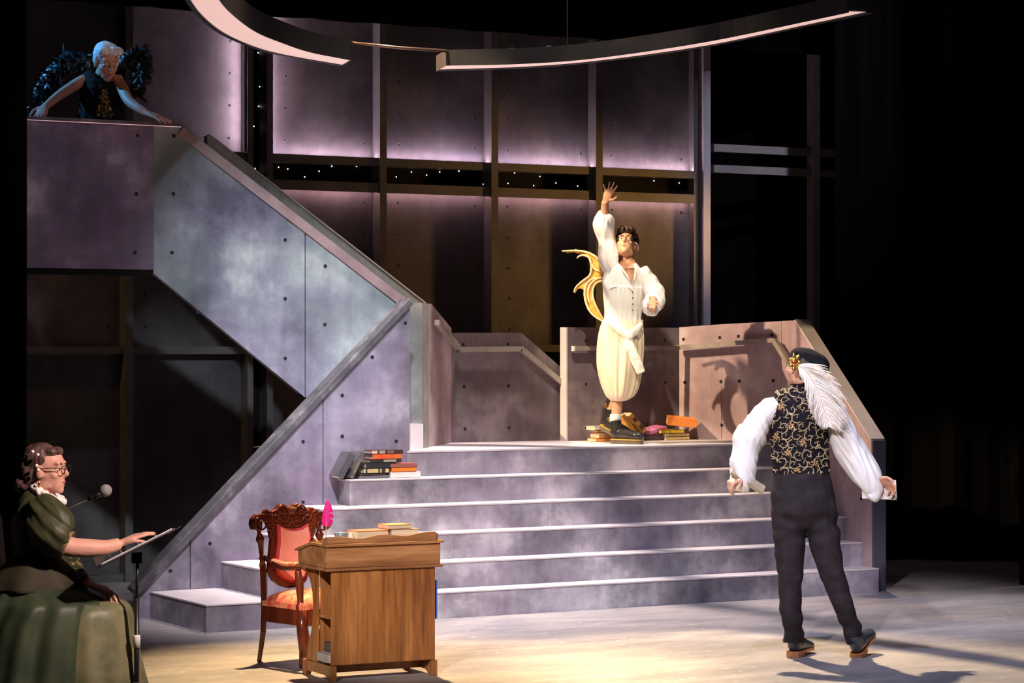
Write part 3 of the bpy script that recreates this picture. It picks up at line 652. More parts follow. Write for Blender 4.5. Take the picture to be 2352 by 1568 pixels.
o = mk('vane', vs, fs, plain('magenta_feather', (.72, .0, .26), .55, sheen=.3), qh, local=True, smooth=True); so = o.modifiers.new('solid', 'SOLIDIFY'); so.thickness = .0015
book('dark grey book with cream pages lying on the white one in the desk shelf', dw(.030, .10, .1505), .15, .10, .052, (.07, .065, .07), (0, 0, DA+math.pi/2*3), 'books in the desk shelf')
book('pale grey book at the bottom of the desk shelf', dw(-.012, .10, .1012), .16, .115, .048, (.42, .42, .44), (0, 0, DA+math.pi/2*3), 'books in the desk shelf')
bl = box('hanging_folder', (Wd+.006, .03, .31), (Wd+.018, .2, .52), plain('blue_card', (.03, .13, .62), .5), None, local=True); bl.location = (-2.526, -2.505, 0); bl.rotation_euler = (0, 0, DA); tag(bl, 'bright blue folder hanging on the end of the desk', 'folder')
# ================================================================ carved armchair
mh = wood('mahogany', (.115, .022, .010), (.20, .040, .014), (.05, .010, .006), 2, scale=7, rough=.22)
up = two('rose_damask', (.88, .30, .23), (.95, .42, .33), 9, rough=.7, sheen=.3)
upr = two('scarlet_damask', (.62, .03, .02), (.86, .30, .14), 14, lo=.4, hi=.58, rough=.6, sheen=.3)
pip = plain('red_piping', (.66, .06, .07), .6)
bx_ = (RGT*.75+FWD*.66).normalized(); CA = math.atan2(bx_.y, bx_.x); DC = 14.27
c0_ = at_d(607, HZ, DC); ch = thing('carved_armchair', 'carved mahogany armchair with rose damask back and scarlet seat behind the desk', 'chair', (c0_.x, c0_.y, 0), rot=(0, 0, CA))
KX = .75*FPX/DC                     # px per metre along the back
def cl(x, y, dy=0):                 # picture point on the plane of the backrest -> chair space
    lx = (x-607)/KX/(1-.0*x); d = DC+.66*lx; lx = ((x-1176)/FPX*d-(607-1176)/FPX*DC)/.75; d = DC+.66*lx
    return Vector((lx, dy, 1.8-(y-HZ)/FPX*d))
def cpoly(name, pts, y0, y1, m, bv=.004, par=None, seg=2):
    q = [cl(*p) for p in pts]; n = len(q); vs = [(p.x, y0, p.z) for p in q]+[(p.x, y1, p.z) for p in q]
    o = mk(name, vs, [tuple(range(n)), tuple(range(n, 2*n))]+[(i, (i+1) % n, (i+1) % n+n, i+n) for i in range(n)], m, par or ch, local=True); fixn(o); bevel(o, bv, seg); return o
crest = [(578, 1216), (574, 1203), (577, 1190), (585, 1182), (597, 1179), (604, 1181), (606, 1173), (611, 1168), (616, 1172), (622, 1174), (632, 1168), (640, 1158), (648, 1156), (654, 1160), (657, 1165), (663, 1160), (669, 1164), (672, 1158), (680, 1155), (688, 1161), (697, 1169), (705, 1171), (709, 1165), (716, 1164), (721, 1171), (728, 1175), (738, 1173), (748, 1180), (756, 1193), (757, 1208), (748, 1217), (744, 1204), (733, 1196), (723, 1205), (720, 1222), (714, 1232), (708, 1222), (704, 1196), (688, 1206), (668, 1210), (648, 1206), (630, 1197), (626, 1226), (620, 1236), (617, 1215), (609, 1199), (595, 1196), (588, 1205), (586, 1217)]
cpoly('crest_rail', crest, -.020, .020, mh, .006)
cpoly('back_frame', [(626, 1198), (704, 1196), (714, 1230), (720, 1236), (718, 1246), (710, 1256), (706, 1285), (707, 1312), (702, 1332), (690, 1345), (660, 1351), (640, 1345), (624, 1333), (613, 1312), (616, 1280), (620, 1240)], -.018, .014, mh, .006)
cpoly('back_cushion', [(631, 1201), (648, 1211), (668, 1214), (688, 1210), (703, 1200), (709, 1232), (701, 1262), (699, 1300), (696, 1322), (684, 1333), (660, 1338), (642, 1331), (628, 1316), (627, 1285), (632, 1245)], -.034, -.012, pip, .008)
cpoly('back_cushion', [(636, 1208), (650, 1216), (668, 1219), (688, 1215), (699, 1207), (704, 1233), (697, 1262), (695, 1300), (691, 1319), (681, 1328), (660, 1332), (645, 1326), (633, 1313), (632, 1285), (637, 1245)], -.044, -.030, up, .012, seg=3)
def scroll(cx, cy, r0, r1, a0, turns, rad=.007, y=-.022, sgn=1):
    pts = []; rs = []
    for i in range(28):
        t = i/27; a = a0+sgn*turns*2*math.pi*t; r_ = r0+(r1-r0)*t
        pts.append(cl(cx+r_*math.cos(a), cy-r_*math.sin(a), y-.004*t)); rs.append(rad*(1-.45*t))
    return pts, rs
cv = MB()
for s_, mx in ((1, lambda x: x), (-1, lambda x: 1330-x)):
    for cx, cy, r0, r1, a0, tn in ((650, 1184, 16, 3, 2.2, 1.25), (642, 1172, 13, 3, .6, 1.0), (628, 1186, 9, 2, 2.6, 1.2), (612, 1176, 7, 2, 2, 1.1), (595, 1203, 17, 4, 2.0, 1.35), (617, 1212, 9, 2, 1.2, 1.2), (621, 1228, 7, 2, 1.2, 1.1), (655, 1200, 9, 2, 3.6, .9)):
        pts, rs = scroll(mx(cx), cy, r0, r1, a0 if s_ > 0 else math.pi-a0, tn, sgn=s_); cv.tube(pts, rs, 7)
for k in range(-3, 4):
    cv.tube([cl(664+k*1.0, 1182, -.024), cl(664+k*3.0, 1170, -.030), cl(664+k*3.6, 1163, -.024)], [.004, .006, .002], 6)
cv.tube([cl(664, 1206, -.022), cl(664, 1194, -.030), cl(664, 1186, -.026)], [.003, .009, .004], 8)
cv.build('carving', mh, ch, local=True, smooth=True)
def turned(name, pts, prof, par=ch):
    b = MB(); b.tube(pts, prof, 12); o = b.build(name, mh, par, local=True, smooth=True); return o
def cz(y, d=DC): return 1.8-(y-HZ)/FPX*d
def post(px0):
    x = cl(px0, 1300).x
    zs = [(1190, .022), (1212, .020), (1222, .010), (1228, .016), (1236, .026), (1243, .020), (1247, .017), (1262, .014), (1276, .011), (1281, .018), (1286, .014), (1300, .021)]
    turned('back_post', [(x-.035+.03*(i/11), 0, cz(y)) for i, (y, r_) in enumerate(zs)], [r_ for y, r_ in zs])
    b = MB(); p = [(x-.005, 0, cz(1298)), (x+.003, 0, cz(1340)), (x+.006, 0, cz(1400)), (x, .0, cz(1450)), (x-.008, .03, 0)]; b.tube(p, [(.022, .026), (.024, .028), (.022, .026), (.021, .024), (.017, .018)], 4, flat=(1, .0, 0)); bevel(b.build('rear_leg', mh, ch, local=True), .004, 2)
post(605); post(742)
SD = .37; xl, xr = cl(605, 1400).x, cl(742, 1400).x
zr0, zr1 = .235, .325
for x in (xl, xr): dbox('seat_rail', (x-.018, -SD+.02, zr0), (x+.018, -.02, zr1), mh, .004, ch)
dbox('seat_rail', (xl+.02, -SD-.016, zr0), (xr-.02, -SD+.018, zr1), mh, .004, ch); dbox('seat_rail', (xl+.02, -.02, zr0), (xr-.02, .012, zr1), mh, .004, ch)
b = MB(); n = 14; vs = []
for j in range(n+1):
    for i in range(n+1):
        u_, v_ = i/n, j/n; e = (1-abs(2*u_-1)**4)*(1-abs(2*v_-1)**4); vs.append((xl-.022+(xr-xl+.044)*u_, -SD-.018+(SD-.0)*v_, zr1+.03+.062*e**.5))
nb = len(vs); vs += [(v[0], v[1], zr1+.001) for v in vs]
fs = [(j*(n+1)+i, j*(n+1)+i+1, (j+1)*(n+1)+i+1, (j+1)*(n+1)+i) for j in range(n) for i in range(n)]
ring_ = [i for i in range(n+1)]+[(j+1)*(n+1)-1 for j in range(1, n+1)]+[n*(n+1)+i for i in range(n-1, -1, -1)]+[j*(n+1) for j in range(n-1, 0, -1)]
fs += [(ring_[i], ring_[(i+1) % len(ring_)], ring_[(i+1) % len(ring_)]+nb, ring_[i]+nb) for i in range(len(ring_))]
fixn(mk('seat_cushion', vs, fs, upr, ch, local=True, smooth=True))
for x in (xl, xr):
    b = MB(); b.tube([(x, -SD, zr1), (x-.003, -SD-.006, .24), (x-.006, -SD-.026, .17), (x+.0, -SD-.014, .09), (x+.004, -SD+.004, .03), (x, -SD-.012, .0)], [.030, .032, .036, .024, .017, .022], 10); b.build('front_leg', mh, ch, local=True, smooth=True)
    turned('arm_post', [(x, -SD+.012, zr0+.02), (x, -SD+.012, zr1+.02), (x, -SD+.012, zr1+.04), (x, -SD+.014, zr1+.06), (x, -SD+.02, .46), (x-.004, -SD+.03, .54), (x-.004, -SD+.03, .56)], [.027, .028, .020, .018, .024, .019, .012])
    b = MB(); b.tube([(x, -.01, .60), (x, -.08, .575), (x, -.2, .548), (x-.003, -.32, .560), (x-.004, -.40, .572), (x-.004, -.425, .556)], [(.016, .014), (.022, .013), (.024, .013), (.026, .014), (.026, .015), (.018, .012)], 10, flat=(1, 0, 0)); b.build('arm', mh, ch, local=True, smooth=True)
    b = MB(); b.tube([(x, -.10, .592), (x, -.2, .572), (x-.003, -.32, .580), (x-.004, -.36, .584)], [(.018, .008), (.024, .014), (.026, .014), (.016, .006)], 10, flat=(1, 0, 0)); b.build('arm_pad', upr, ch, local=True, smooth=True)
# ================================================================ music stand, microphone, reader's chair
mat_blk = plain('stand_black', (.018, .017, .019), .4, .3)
DS = 11.75; sp = at_d(314, HZ, DS); ms = thing('music_stand', 'black music stand holding the open script before the reader', 'music stand', (sp.x, sp.y, 0))
def sd(x, y, d=DS): return at_d(x, y, d)
b = MB(); b.tube([(sp.x, sp.y, .0), (sp.x, sp.y, .62)], .0125, 12); b.build('pole', mat_blk, ms, smooth=True)
b = MB(); b.tube([(sp.x, sp.y, .60), sd(316, 1286)], .008, 10); b.build('upper_pole', mat_blk, ms, smooth=True)
b = MB(); b.lathe([(.017, 0), (.018, .05), (.015, .06)], (sp.x, sp.y, .385), 12); b.build('tape_band', plain('white_tape', (.72, .70, .68), .6), ms, smooth=True)
b = MB(); b.lathe([(.018, 0), (.019, .02), (.015, .03)], (sp.x, sp.y, .19), 12); b.build('collar', plain('steel_grey', (.35, .35, .37), .35, .8), ms, smooth=True)
b = MB(); b.box((sp.x-.022, sp.y-.012, sd(0, 1288).z-.01), (sp.x+.022, sp.y+.012, sd(0, 1268).z)); b.build('tilt_head', mat_blk, ms)
for k in range(3):
    a = k*2.094+.4; b = MB(); b.tube([(sp.x, sp.y, .16), (sp.x+.3*math.cos(a), sp.y+.3*math.sin(a), .012)], .008, 8); b.build('leg', mat_blk, ms, smooth=True)
e0 = sd(243, 1294); e1 = sd(400, 1216); tv = (e1-e0); wv = FWD*.235; nv = Vector((-tv.z*RGT.x, -tv.z*RGT.y, tv.dot(RGT))).normalized()
def plate(name, s0, s1, w0, w1, h0, h1, m, par=ms, **kw):
    q = []
    for h in (h0, h1):
        for s_, w_ in ((s0, w0), (s1, w0), (s1, w1), (s0, w1)): q.append(e0+tv*s_+wv*w_*2+nv*h)
    return fixn(mk(name, q, [(0, 1, 2, 3), (4, 5, 6, 7), (0, 1, 5, 4), (1, 2, 6, 5), (2, 3, 7, 6), (3, 0, 4, 7)], m, par, **kw))
plate('desk_plate', 0, 1, -.5, .5, -.004, 0, mat_blk)
plate('lip', -.01, .0, -.5, .5, -.004, .050, mat_blk)
b0_ = e0+tv*.45
scr = thing('script_binder', 'open white script binder resting on the music stand', 'binder', tuple(b0_))
plate('cover', .03, .93, -.42, .42, .001, .006, plain('binder_grey', (.16, .15, .20), .5), scr); plate('page', .05, .90, -.40, -.005, .0065, .011, mat_white, scr); plate('page', .05, .90, .005, .40, .0065, .011, mat_white, scr)
for k in (.25, .5, .75):
    b = MB(); p = e0+tv*k+nv*.011; b.tube([p-wv*.05, p-wv*.03+nv*.012, p+wv*.03+nv*.012, p+wv*.05], .0025, 6); b.build('ring', plain('chrome', (.7, .7, .72), .2, 1), scr, smooth=True)
DM = 12.35; mcp = sd(180, 1400, DM); mc = thing('microphone', 'grey ball microphone on a black boom arm in front of the reader', 'microphone', (sd(60, 900, DM).x, sd(60, 900, DM).y, 0))
mx = sd(60, 900, DM)
b = MB(); b.tube([(mx.x, mx.y, .02), (mx.x, mx.y, sd(0, 1212, DM).z)], .010, 10); b.build('stand_pole', mat_blk, mc, smooth=True)
b = MB(); b.lathe([(.14, 0), (.14, .012), (.12, .02), (.02, .03)], (mx.x, mx.y, 0), 24); b.build('stand_base', mat_blk, mc, smooth=True)
b = MB(); b.tube([sd(30, 1224, DM), sd(205, 1146, DM)], .0065, 8); b.build('boom_arm', mat_blk, mc, smooth=True)
b = MB(); b.tube([sd(203, 1147, DM), sd(212, 1142, DM), sd(222, 1138, DM)], [.010, .011, .012], 10); b.build('mic_clip', mat_blk, mc, smooth=True)
b = MB(); b.tube([sd(214, 1143, DM), sd(234, 1131, DM)], [.011, .017], 12); b.build('mic_body', mat_blk, mc, smooth=True)
b = MB(); b.ell(sd(243, 1126, DM), .031, 20, 14); b.build('mic_grille', two('mic_foam_grey', (.20, .19, .19), (.34, .33, .32), 90, rough=.8, bump=.4), mc, smooth=True)
DR = 11.9
cb_ = at_d(-6, HZ, DR); rc = thing('reader_chair', 'dark padded chair under the seated reader', 'chair', (cb_.x, cb_.y, 0))
mat_cc = two('navy_fabric', (.020, .016, .026), (.034, .028, .042), 30, rough=.9)
b = MB(); 
def rl(lx, ly, z): p = at_d(1176, HZ, DR)-FWD*0; q = at_d(-6, HZ, DR)+RGT*lx+FWD*ly; return (q.x, q.y, z)
b.beam(rl(-.01, 0, .60), rl(-.05, 0, 1.0), .46, .05, up=RGT); bevel(b.build('backrest', mat_cc, rc), .02, 3)
b = MB(); b.beam(rl(0, 0, .45), rl(.42, 0, .46), .46, .06); bevel(b.build('seat', mat_cc, rc), .02, 3)
for lx in (.0, .40):
    for ly in (-.2, .2):
        b = MB(); b.tube([rl(lx, ly, .42), rl(lx+(.02 if lx else -.03), ly, 0)], .012, 8); b.build('leg', mat_blk, rc, smooth=True)
for ly in (-.2, .2): b = MB(); b.tube([rl(.0, ly, .44), rl(-.02, ly, .75)], .011, 8); b.build('back_post', mat_blk, rc, smooth=True)
# ================================================================ figure tools
def cr(P, k=4):
    """Catmull-Rom resample of rows of numbers"""
    P = [np.array(p, float) for p in P]
    if len(P) < 3: return P
    Q = [2*P[0]-P[1]]+P+[2*P[-1]-P[-2]]; out = []
    for i in range(len(P)-1):
        a, b, c, d = Q[i:i+4]
        for j in range(k):
            t = j/k; out.append(.5*((2*b)+(c-a)*t+(2*a-5*b+4*c-d)*t*t+(3*b-3*c+d-a)*t**3))
    out.append(P[-1]); return out
ZV = Vector((0, 0, 1))
class Fig:
    def __init__(s, D): s.D = D; s.s = FPX/D
    def p(s, x, y, dy=0.0): return at_d(x, y, s.D+dy)
    def tube(s, mb, rows, flat=None, n=14, k=4):
        """rows: (x, y, depth m, r) or (x, y, depth m, ra, rb), radii in picture pixels"""
        rows = [tuple(r)+(r[3],) if len(r) == 4 else tuple(r) for r in rows]; q = cr(rows, k)
        mb.tube([s.p(a[0], a[1], a[2]) for a in q], [(max(a[3], .3)/s.s, max(a[4], .3)/s.s) for a in q], n, flat=flat if flat is not None else RGT)
    def ell(s, mb, c, r, tilt=0.0, yaw=0.0, n=18, m=12):
        """ellipsoid in camera axes; r in pixels (across, deep, tall); tilt in the picture plane"""
        B = Matrix((RGT, FWD, ZV)).transposed(); B = B @ Matrix.Rotation(tilt, 3, 'Y') @ Matrix.Rotation(yaw, 3, 'Z')
        mb.ell(s.p(*c), tuple(a/s.s for a in r), n, m, M=B)
def remesh(mb, voxel, sm=2, f=.5):
    me = bpy.data.meshes.new('tmp'); me.from_pydata(mb.v, [], mb.f); me.update()
    bm = bmesh.new(); bm.from_mesh(me); bmesh.ops.recalc_face_normals(bm, faces=bm.faces); bm.to_mesh(me); bm.free()
    o = bpy.data.objects.new('tmp', me); COL.objects.link(o)
    r = o.modifiers.new('r', 'REMESH'); r.mode = 'VOXEL'; r.voxel_size = voxel; r.adaptivity = 0
    if sm: s_ = o.modifiers.new('s', 'SMOOTH'); s_.iterations = sm; s_.factor = f
    dg = bpy.context.evaluated_depsgraph_get(); ev = o.evaluated_get(dg); em = ev.to_mesh()
    n = len(em.vertices); co = np.empty(n*3); em.vertices.foreach_get('co', co); nr = np.empty(n*3); em.vertices.foreach_get('normal', nr)
    faces = [tuple(p.vertices) for p in em.polygons]; ev.to_mesh_clear()
    bpy.data.objects.remove(o); bpy.data.meshes.remove(me)
    return co.reshape(-1, 3), nr.reshape(-1, 3), faces
def blob(name, mb, mat, parent=None, voxel=.007, sm=2, fold=None, loc=None, cut=None):
    co, nr, fs = remesh(mb, voxel, sm)
    if fold:
        d = np.array([fold(Vector(c), Vector(n)) for c, n in zip(co, nr)]); co = co+nr*d[:, None]
    if cut:
        keep = [cut(c) for c in co]; fs = [f for f in fs if all(keep[i] for i in f)]
        used = sorted({i for f in fs for i in f}); mp = {j: i for i, j in enumerate(used)}; co = co[used]; fs = [tuple(mp[i] for i in f) for f in fs]
    o = mk(name, [Vector(c) for c in co], fs, mat, parent, smooth=True, loc=loc); return o
def folds(freq, amp, stretch=(1, 1, 1), seed=0):
    sv = Vector(stretch); off = Vector((seed*3.1, seed*1.7, seed*.9))
    def f(c, n):
        q = Vector((c.dot(RGT)*sv.x, c.dot(FWD)*sv.y, c.z*sv.z))*freq+off
        return amp*(noise.noise(q)+.5*noise.noise(q*2.3))
    return f
def hand(mb, W, d, n, th=1, L=.18, curl=(.25, .3, .2), spread=.12, fr=.0085, thumb=.55, fan=None):
    d = Vector(d).normalized(); n = (Vector(n)-d*Vector(n).dot(d)).normalized(); s_ = d.cross(n)*th; k = L/.18
    mb.tube([W-d*.012*k, W+d*.015*k, W+d*.05*k, W+d*.085*k, W+d*.098*k], [(.024*k, .018*k), (.030*k, .017*k), (.039*k, .015*k), (.041*k, .013*k), (.034*k, .009*k)], 12, flat=s_)
    ln = [.078, .088, .082, .062]; off = [.030, .010, -.0105, -.030]; bx = [.088, .092, .088, .080]
    for i in range(4):
        a = (spread*(1.5-i)) if fan is None else fan[i]; fd = (d*math.cos(a)+s_*math.sin(a)).normalized(); p = W+d*bx[i]*k+s_*off[i]*k; pts = [p-fd*.02*k, p]; ang = 0
        for j, fr_ in enumerate((.45, .31, .24)):
            ang += curl[j]*(1+.12*i); p = p+(fd*math.cos(ang)+n*math.sin(ang))*ln[i]*fr_*k; pts.append(p)
        r_ = fr*k*(.92 if i == 3 else 1); mb.tube(pts, [r_*1.05, r_*1.08, r_, r_*.93, r_*.72], 8); mb.ell(pts[-1], r_*.72, 8, 6)
    p = W+d*.025*k+s_*.030*k; td = (d*math.cos(thumb+.3)+s_*math.sin(thumb+.3)); t2 = (d*math.cos(thumb-.15)+s_*math.sin(thumb-.15)+n*.35).normalized()
    q1 = p+td*.036*k; q2 = q1+t2*.030*k; q3 = q2+t2*.024*k+n*.004*k
    mb.tube([p-td*.02*k, p, q1, q2, q3], [.014*k, .0135*k, .0105*k, .0095*k, .0065*k], 8); mb.ell(q3, .0068*k, 8, 6)
class Head:
    """frame of a head; heights in metres for a 0.23 m head"""
    def __init__(s, c, f, up=(0, 0, 1), k=1.0):
        s.c = Vector(c); s.f = Vector(f).normalized(); s.r = s.f.cross(Vector(up)).normalized(); s.u = s.r.cross(s.f); s.k = k
        s.M = Matrix((s.r, s.f, s.u)).transposed()
    def P(s, x, y, z): return s.c+(s.r*x+s.f*y+s.u*z)*s.k
    def e(s, mb, c, r, n=16, m=12): mb.ell(s.P(*c), tuple(a*s.k for a in r), n, m, M=s.M)
    def build(s, mb):
        s.e(mb, (0, -.012, .032), (.074, .094, .086)); s.e(mb, (0, .020, -.030), (.062, .070, .078)); s.e(mb, (0, .040, -.065), (.046, .050, .045)); s.e(mb, (0, .066, -.096), (.022, .022, .018))
        for x in (-1, 1):
            s.e(mb, (x*.036, .054, -.024), (.025, .024, .022)); s.e(mb, (x*.026, .070, .034), (.030, .014, .012)); s.e(mb, (x*.031, .0660, .0135), (.0185, .0155, .0070)); s.e(mb, (x*.073, -.010, -.014), (.010, .019, .031)); s.e(mb, (x*.048, .010, -.070), (.014, .034, .022))
        mb.tube([s.P(0, .080, .024), s.P(0, .092, .004), s.P(0, .104, -.020), s.P(0, .092, -.030)], [.009*s.k, .009*s.k, .0125*s.k, .009*s.k], 10)
        s.e(mb, (0, .080, -.055), (.022, .012, .008)); s.e(mb, (0, .078, -.066), (.019, .012, .008))
    def face(s, root, iris=(.05, .03, .02), brow=(.03, .02, .015), lip=(.42, .12, .09), gaze=(0, 0)):
        wm = plain('eye_white', (.72, .66, .60), .3); im = plain('iris', iris, .2); bmx = plain('brow_hair', brow, .8); lm = plain('lips', lip, .45)
        for x in (-1, 1):
            b = MB(); s.e(b, (x*.031, .0665, .003), (.0155, .0135, .0080), 12, 8); b.build('eye', wm, root, smooth=True)
            b = MB(); s.e(b, (x*.031+gaze[0], .0765, .0042+gaze[1]), (.0062, .0044, .0058), 10, 6); b.build('iris', im, root, smooth=True)
            b = MB(); b.tube([s.P(x*.013, .0845, .030), s.P(x*.030, .0825, .0335), s.P(x*.048, .0735, .026)], [.0025*s.k, .0034*s.k, .0014*s.k], 6); b.build('eyebrow', bmx, root, smooth=True)
        b = MB(); b.tube([s.P(-.023, .080, -.060), s.P(-.008, .0915, -.055), s.P(0, .091, -.057), s.P(.008, .0915, -.055), s.P(.023, .080, -.060)], [.001, .0036*s.k, .003*s.k, .0036*s.k, .001], 6)
        b.tube([s.P(-.020, .080, -.062), s.P(0, .0895, -.067), s.P(.020, .080, -.062)], [.001, .0044*s.k, .001], 6); b.build('lips', lm, root, smooth=True)
def skin(name, a, b): return two(name, a, b, 9, rough=.5, spec=.35)
def loft(name, rings, mat, parent, n=72, k=4, cap=False, wav=None, thick=0.0):
    """rings: (centre Vector, ra, rb) with ra along RGT and rb along FWD; wav(theta, t) multiplies the radius"""
    q = cr([(r[0].x, r[0].y, r[0].z, r[1], r[2]) for r in rings], k); vs = []; fs = []; m = len(q)
    for i, a in enumerate(q):
        for j in range(n):
            th = 2*math.pi*j/n; w_ = wav(th, i/(m-1)) if wav else 1
            vs.append(Vector(a[:3])+RGT*(a[3]*w_*math.cos(th))+FWD*(a[4]*w_*math.sin(th)))
    for i in range(m-1):
        for j in range(n): fs.append((i*n+j, i*n+(j+1) % n, (i+1)*n+(j+1) % n, (i+1)*n+j))
    if cap: fs += [tuple(range(n)), tuple((m-1)*n+j for j in range(n))]
    o = mk(name, vs, fs, mat, parent, smooth=True); fixn(o)
    if thick: so = o.modifiers.new('solid', 'SOLIDIFY'); so.thickness = thick
    return o
# ================================================================ actor in the brocade vest, seen from behind
A = Fig(14.48); base = A.p(1885, 1510); base.z = 0
sk1 = skin('skin_light', (.60, .30, .20), (.66, .35, .24))
b = MB()
HA = Head(A.p(1846, 848), -RGT*.86+FWD*.46+ZV*.14, k=1.0); HA.build(b)
A.tube(b, [(1842, 868, 0, 21), (1838, 900, 0, 22), (1836, 925, 0, 40, 26)])
A.tube(b, [(1836, 915, 0, 44, 30), (1836, 960, 0, 52, 36), (1838, 1030, 0, 50, 34), (1842, 1100, 0, 54, 38), (1845, 1165, 0, 62, 40)])
A.tube(b, [(1790, 925, 0, 18), (1735, 985, .0, 16), (1712, 1040, -.02, 14), (1704, 1095, -.06, 10)]); A.tube(b, [(1885, 925, 0, 18), (1935, 995, 0, 16), (1975, 1055, -.02, 14), (2010, 1112, -.05, 10)])
hand(b, A.p(1703, 1094, -.07), A.p(1683, 1106, -.10)-A.p(1703, 1094, -.07), FWD*.4-ZV*.8+RGT*.3, 1, .17, (.75, .8, .5), .05)
hand(b, A.p(2014, 1100, -.055), A.p(2040, 1112, -.06)-A.p(2014, 1100, -.055), -FWD*.5-ZV*.7, -1, .17, (.55, .6, .5), .05)
A.tube(b, [(1815, 1165, 0, 28), (1816, 1300, 0, 20), (1819, 1400, 0, 14), (1824, 1490, 0, 9)]); A.tube(b, [(1880, 1165, 0, 28), (1905, 1300, 0, 20), (1938, 1400, 0, 13), (1967, 1485, 0, 9)])
pa = blob('person', b, sk1, voxel=.0065, sm=2, loc=base)
tag(pa, 'person in black and gold brocade vest and plumed hat standing with back turned', 'person')
HA.face(pa)
linen = two('white_linen', (.80, .78, .80), (.90, .88, .88), 5, rough=.8, sheen=.2)
def fw(c, n): return .016*noise.noise(Vector((c.dot(RGT)*16+c.z*7, c.dot(FWD)*12, c.z*5)))+.013*(.5-abs(noise.noise(Vector((c.dot(RGT)*30+c.z*14, c.z*7, 2)))))
b = MB(); A.tube(b, [(1792, 925, 0, 18, 24), (1768, 938, 0, 24, 28), (1745, 968, 0, 29, 32), (1723, 1003, -.01, 34, 34), (1712, 1045, -.02, 30, 32), (1706, 1085, -.04, 27, 28), (1706, 1108, -.05, 27, 26), (1708, 1124, -.05, 19, 18), (1707, 1131, -.05, 9, 9)]); blob('sleeve', b, linen, pa, .007, 3, fw)
b = MB(); A.tube(b, [(1884, 925, 0, 20, 26), (1908, 940, 0, 28, 30), (1925, 975, 0, 31, 34), (1943, 1015, 0, 33, 34), (1967, 1055, -.01, 34, 34), (1992, 1092, -.03, 32, 30), (2003, 1116, -.04, 23, 22), (2009, 1132, -.045, 16, 14), (2002, 1143, -.045, 13, 12)]); blob('sleeve', b, linen, pa, .007, 3, fw)
# vest
brm = two('black_brocade', (.007, .005, .009), (.012, .009, .015), 60, rough=.75, spec=.15)
b = MB(); A.tube(b, [(1838, 884, .0, 22, 24), (1838, 896, .0, 44, 31), (1837, 907, 0, 60, 38), (1836, 928, 0, 64, 44), (1834, 960, 0, 65, 47), (1836, 1000, 0, 68, 48), (1838, 1040, 0, 67, 47), (1840, 1070, 0, 66, 47), (1840, 1087, 0, 67, 48)]); vest = blob('vest', b, brm, pa, .007, 2, folds(7, .006))
from mathutils.bvhtree import BVHTree
def caster(o):
    off = wloc(o); bv = BVHTree.FromPolygons([v.co+off for v in o.data.vertices], [tuple(p.vertices) for p in o.data.polygons])
    def f(x, y, lift=.002):
        q = ray(x, y).normalized(); h = bv.ray_cast(CAM, q)
        return None if h[0] is None else h[0]+h[1]*lift
    return f
gfl = two('gold_thread_flower', (.33, .20, .07), (.52, .36, .18), 20, rough=.45, metal=.2)
cst = caster(vest); em = MB(); fl_ = MB(); rnd = random.Random(11)
def stroke(mb, pts, r0, r1):
    w_ = [cst(x, y) for x, y in pts]; run = []
    for i, q in enumerate(w_+[None]):
        if q is not None and (not run or (q-run[-1]).length < .04): run.append(q)
        else:
            if len(run) > 2: mb.tube(run, [r0+(r1-r0)*j/(len(run)-1) for j in range(len(run))], 5)
            run = [q] if q is not None else []
def spiral(cx, cy, R0, a0, sgn, tn=1.15, tail=1.6):
    pts = []
    for i in range(26):
        t = i/25; a = a0+sgn*2*math.pi*tn*t; r_ = R0*(tail*(1-t)**1.3+.16*t+.0) if t < .35 else R0*(.16+.84*(1-t)**.9)
        pts.append((cx+r_*math.cos(a), cy+r_*math.sin(a)))
    stroke(em, pts, .0042, .0026)
    for i in (5, 10, 15):
        x, y = pts[i]; a = a0+sgn*2*math.pi*tn*i/25+.6*sgn; stroke(em, [(x, y), (x+3.5*math.cos(a), y+3.5*math.sin(a)), (x+7*math.cos(a+.5), y+7*math.sin(a+.5))], .0048, .0012)
for j in range(10):
    for i in range(6):
        cx = 1770+i*25+(12 if j % 2 else 0)+rnd.uniform(-4, 4); cy = 897+j*20.5+rnd.uniform(-4, 4)
        if (i+2*j) % 5 == 0:
            m0 = cst(cx, cy)
            if m0 is None: continue
            fl_ = MB()
            for k in range(6):
                a = k*math.pi/3+rnd.random()*.4; stroke(fl_, [(cx+1.5*math.cos(a), cy+1.5*math.sin(a)), (cx+5*math.cos(a+.12), cy+5*math.sin(a+.12)), (cx+9*math.cos(a), cy+9*math.sin(a))], .0075, .0048)
            if fl_.v: fl_.build('embroidered_flower', gfl, vest, smooth=True)
            for k in range(3):
                a = .5+k*2.1; stroke(em, [(cx+8*math.cos(a), cy+8*math.sin(a)), (cx+12*math.cos(a+.3), cy+12*math.sin(a+.3)), (cx+15*math.cos(a+.8), cy+15*math.sin(a+.8))], .0046, .0016)
        else: spiral(cx, cy, rnd.uniform(8, 10.5), rnd.random()*6.28, rnd.choice((-1, 1)))
em.build('embroidery', two('gold_thread_pale', (.30, .22, .12), (.50, .40, .25), 20, rough=.45, metal=.2), vest, smooth=True)['kind'] = 'stuff'
b = MB(); A.tube(b, [(1836, 880, 0, 21, 25), (1837, 892, 0, 24, 27), (1837, 898, 0, 27, 28)]); blob('vest_collar', b, brm, pa, .006, 1)
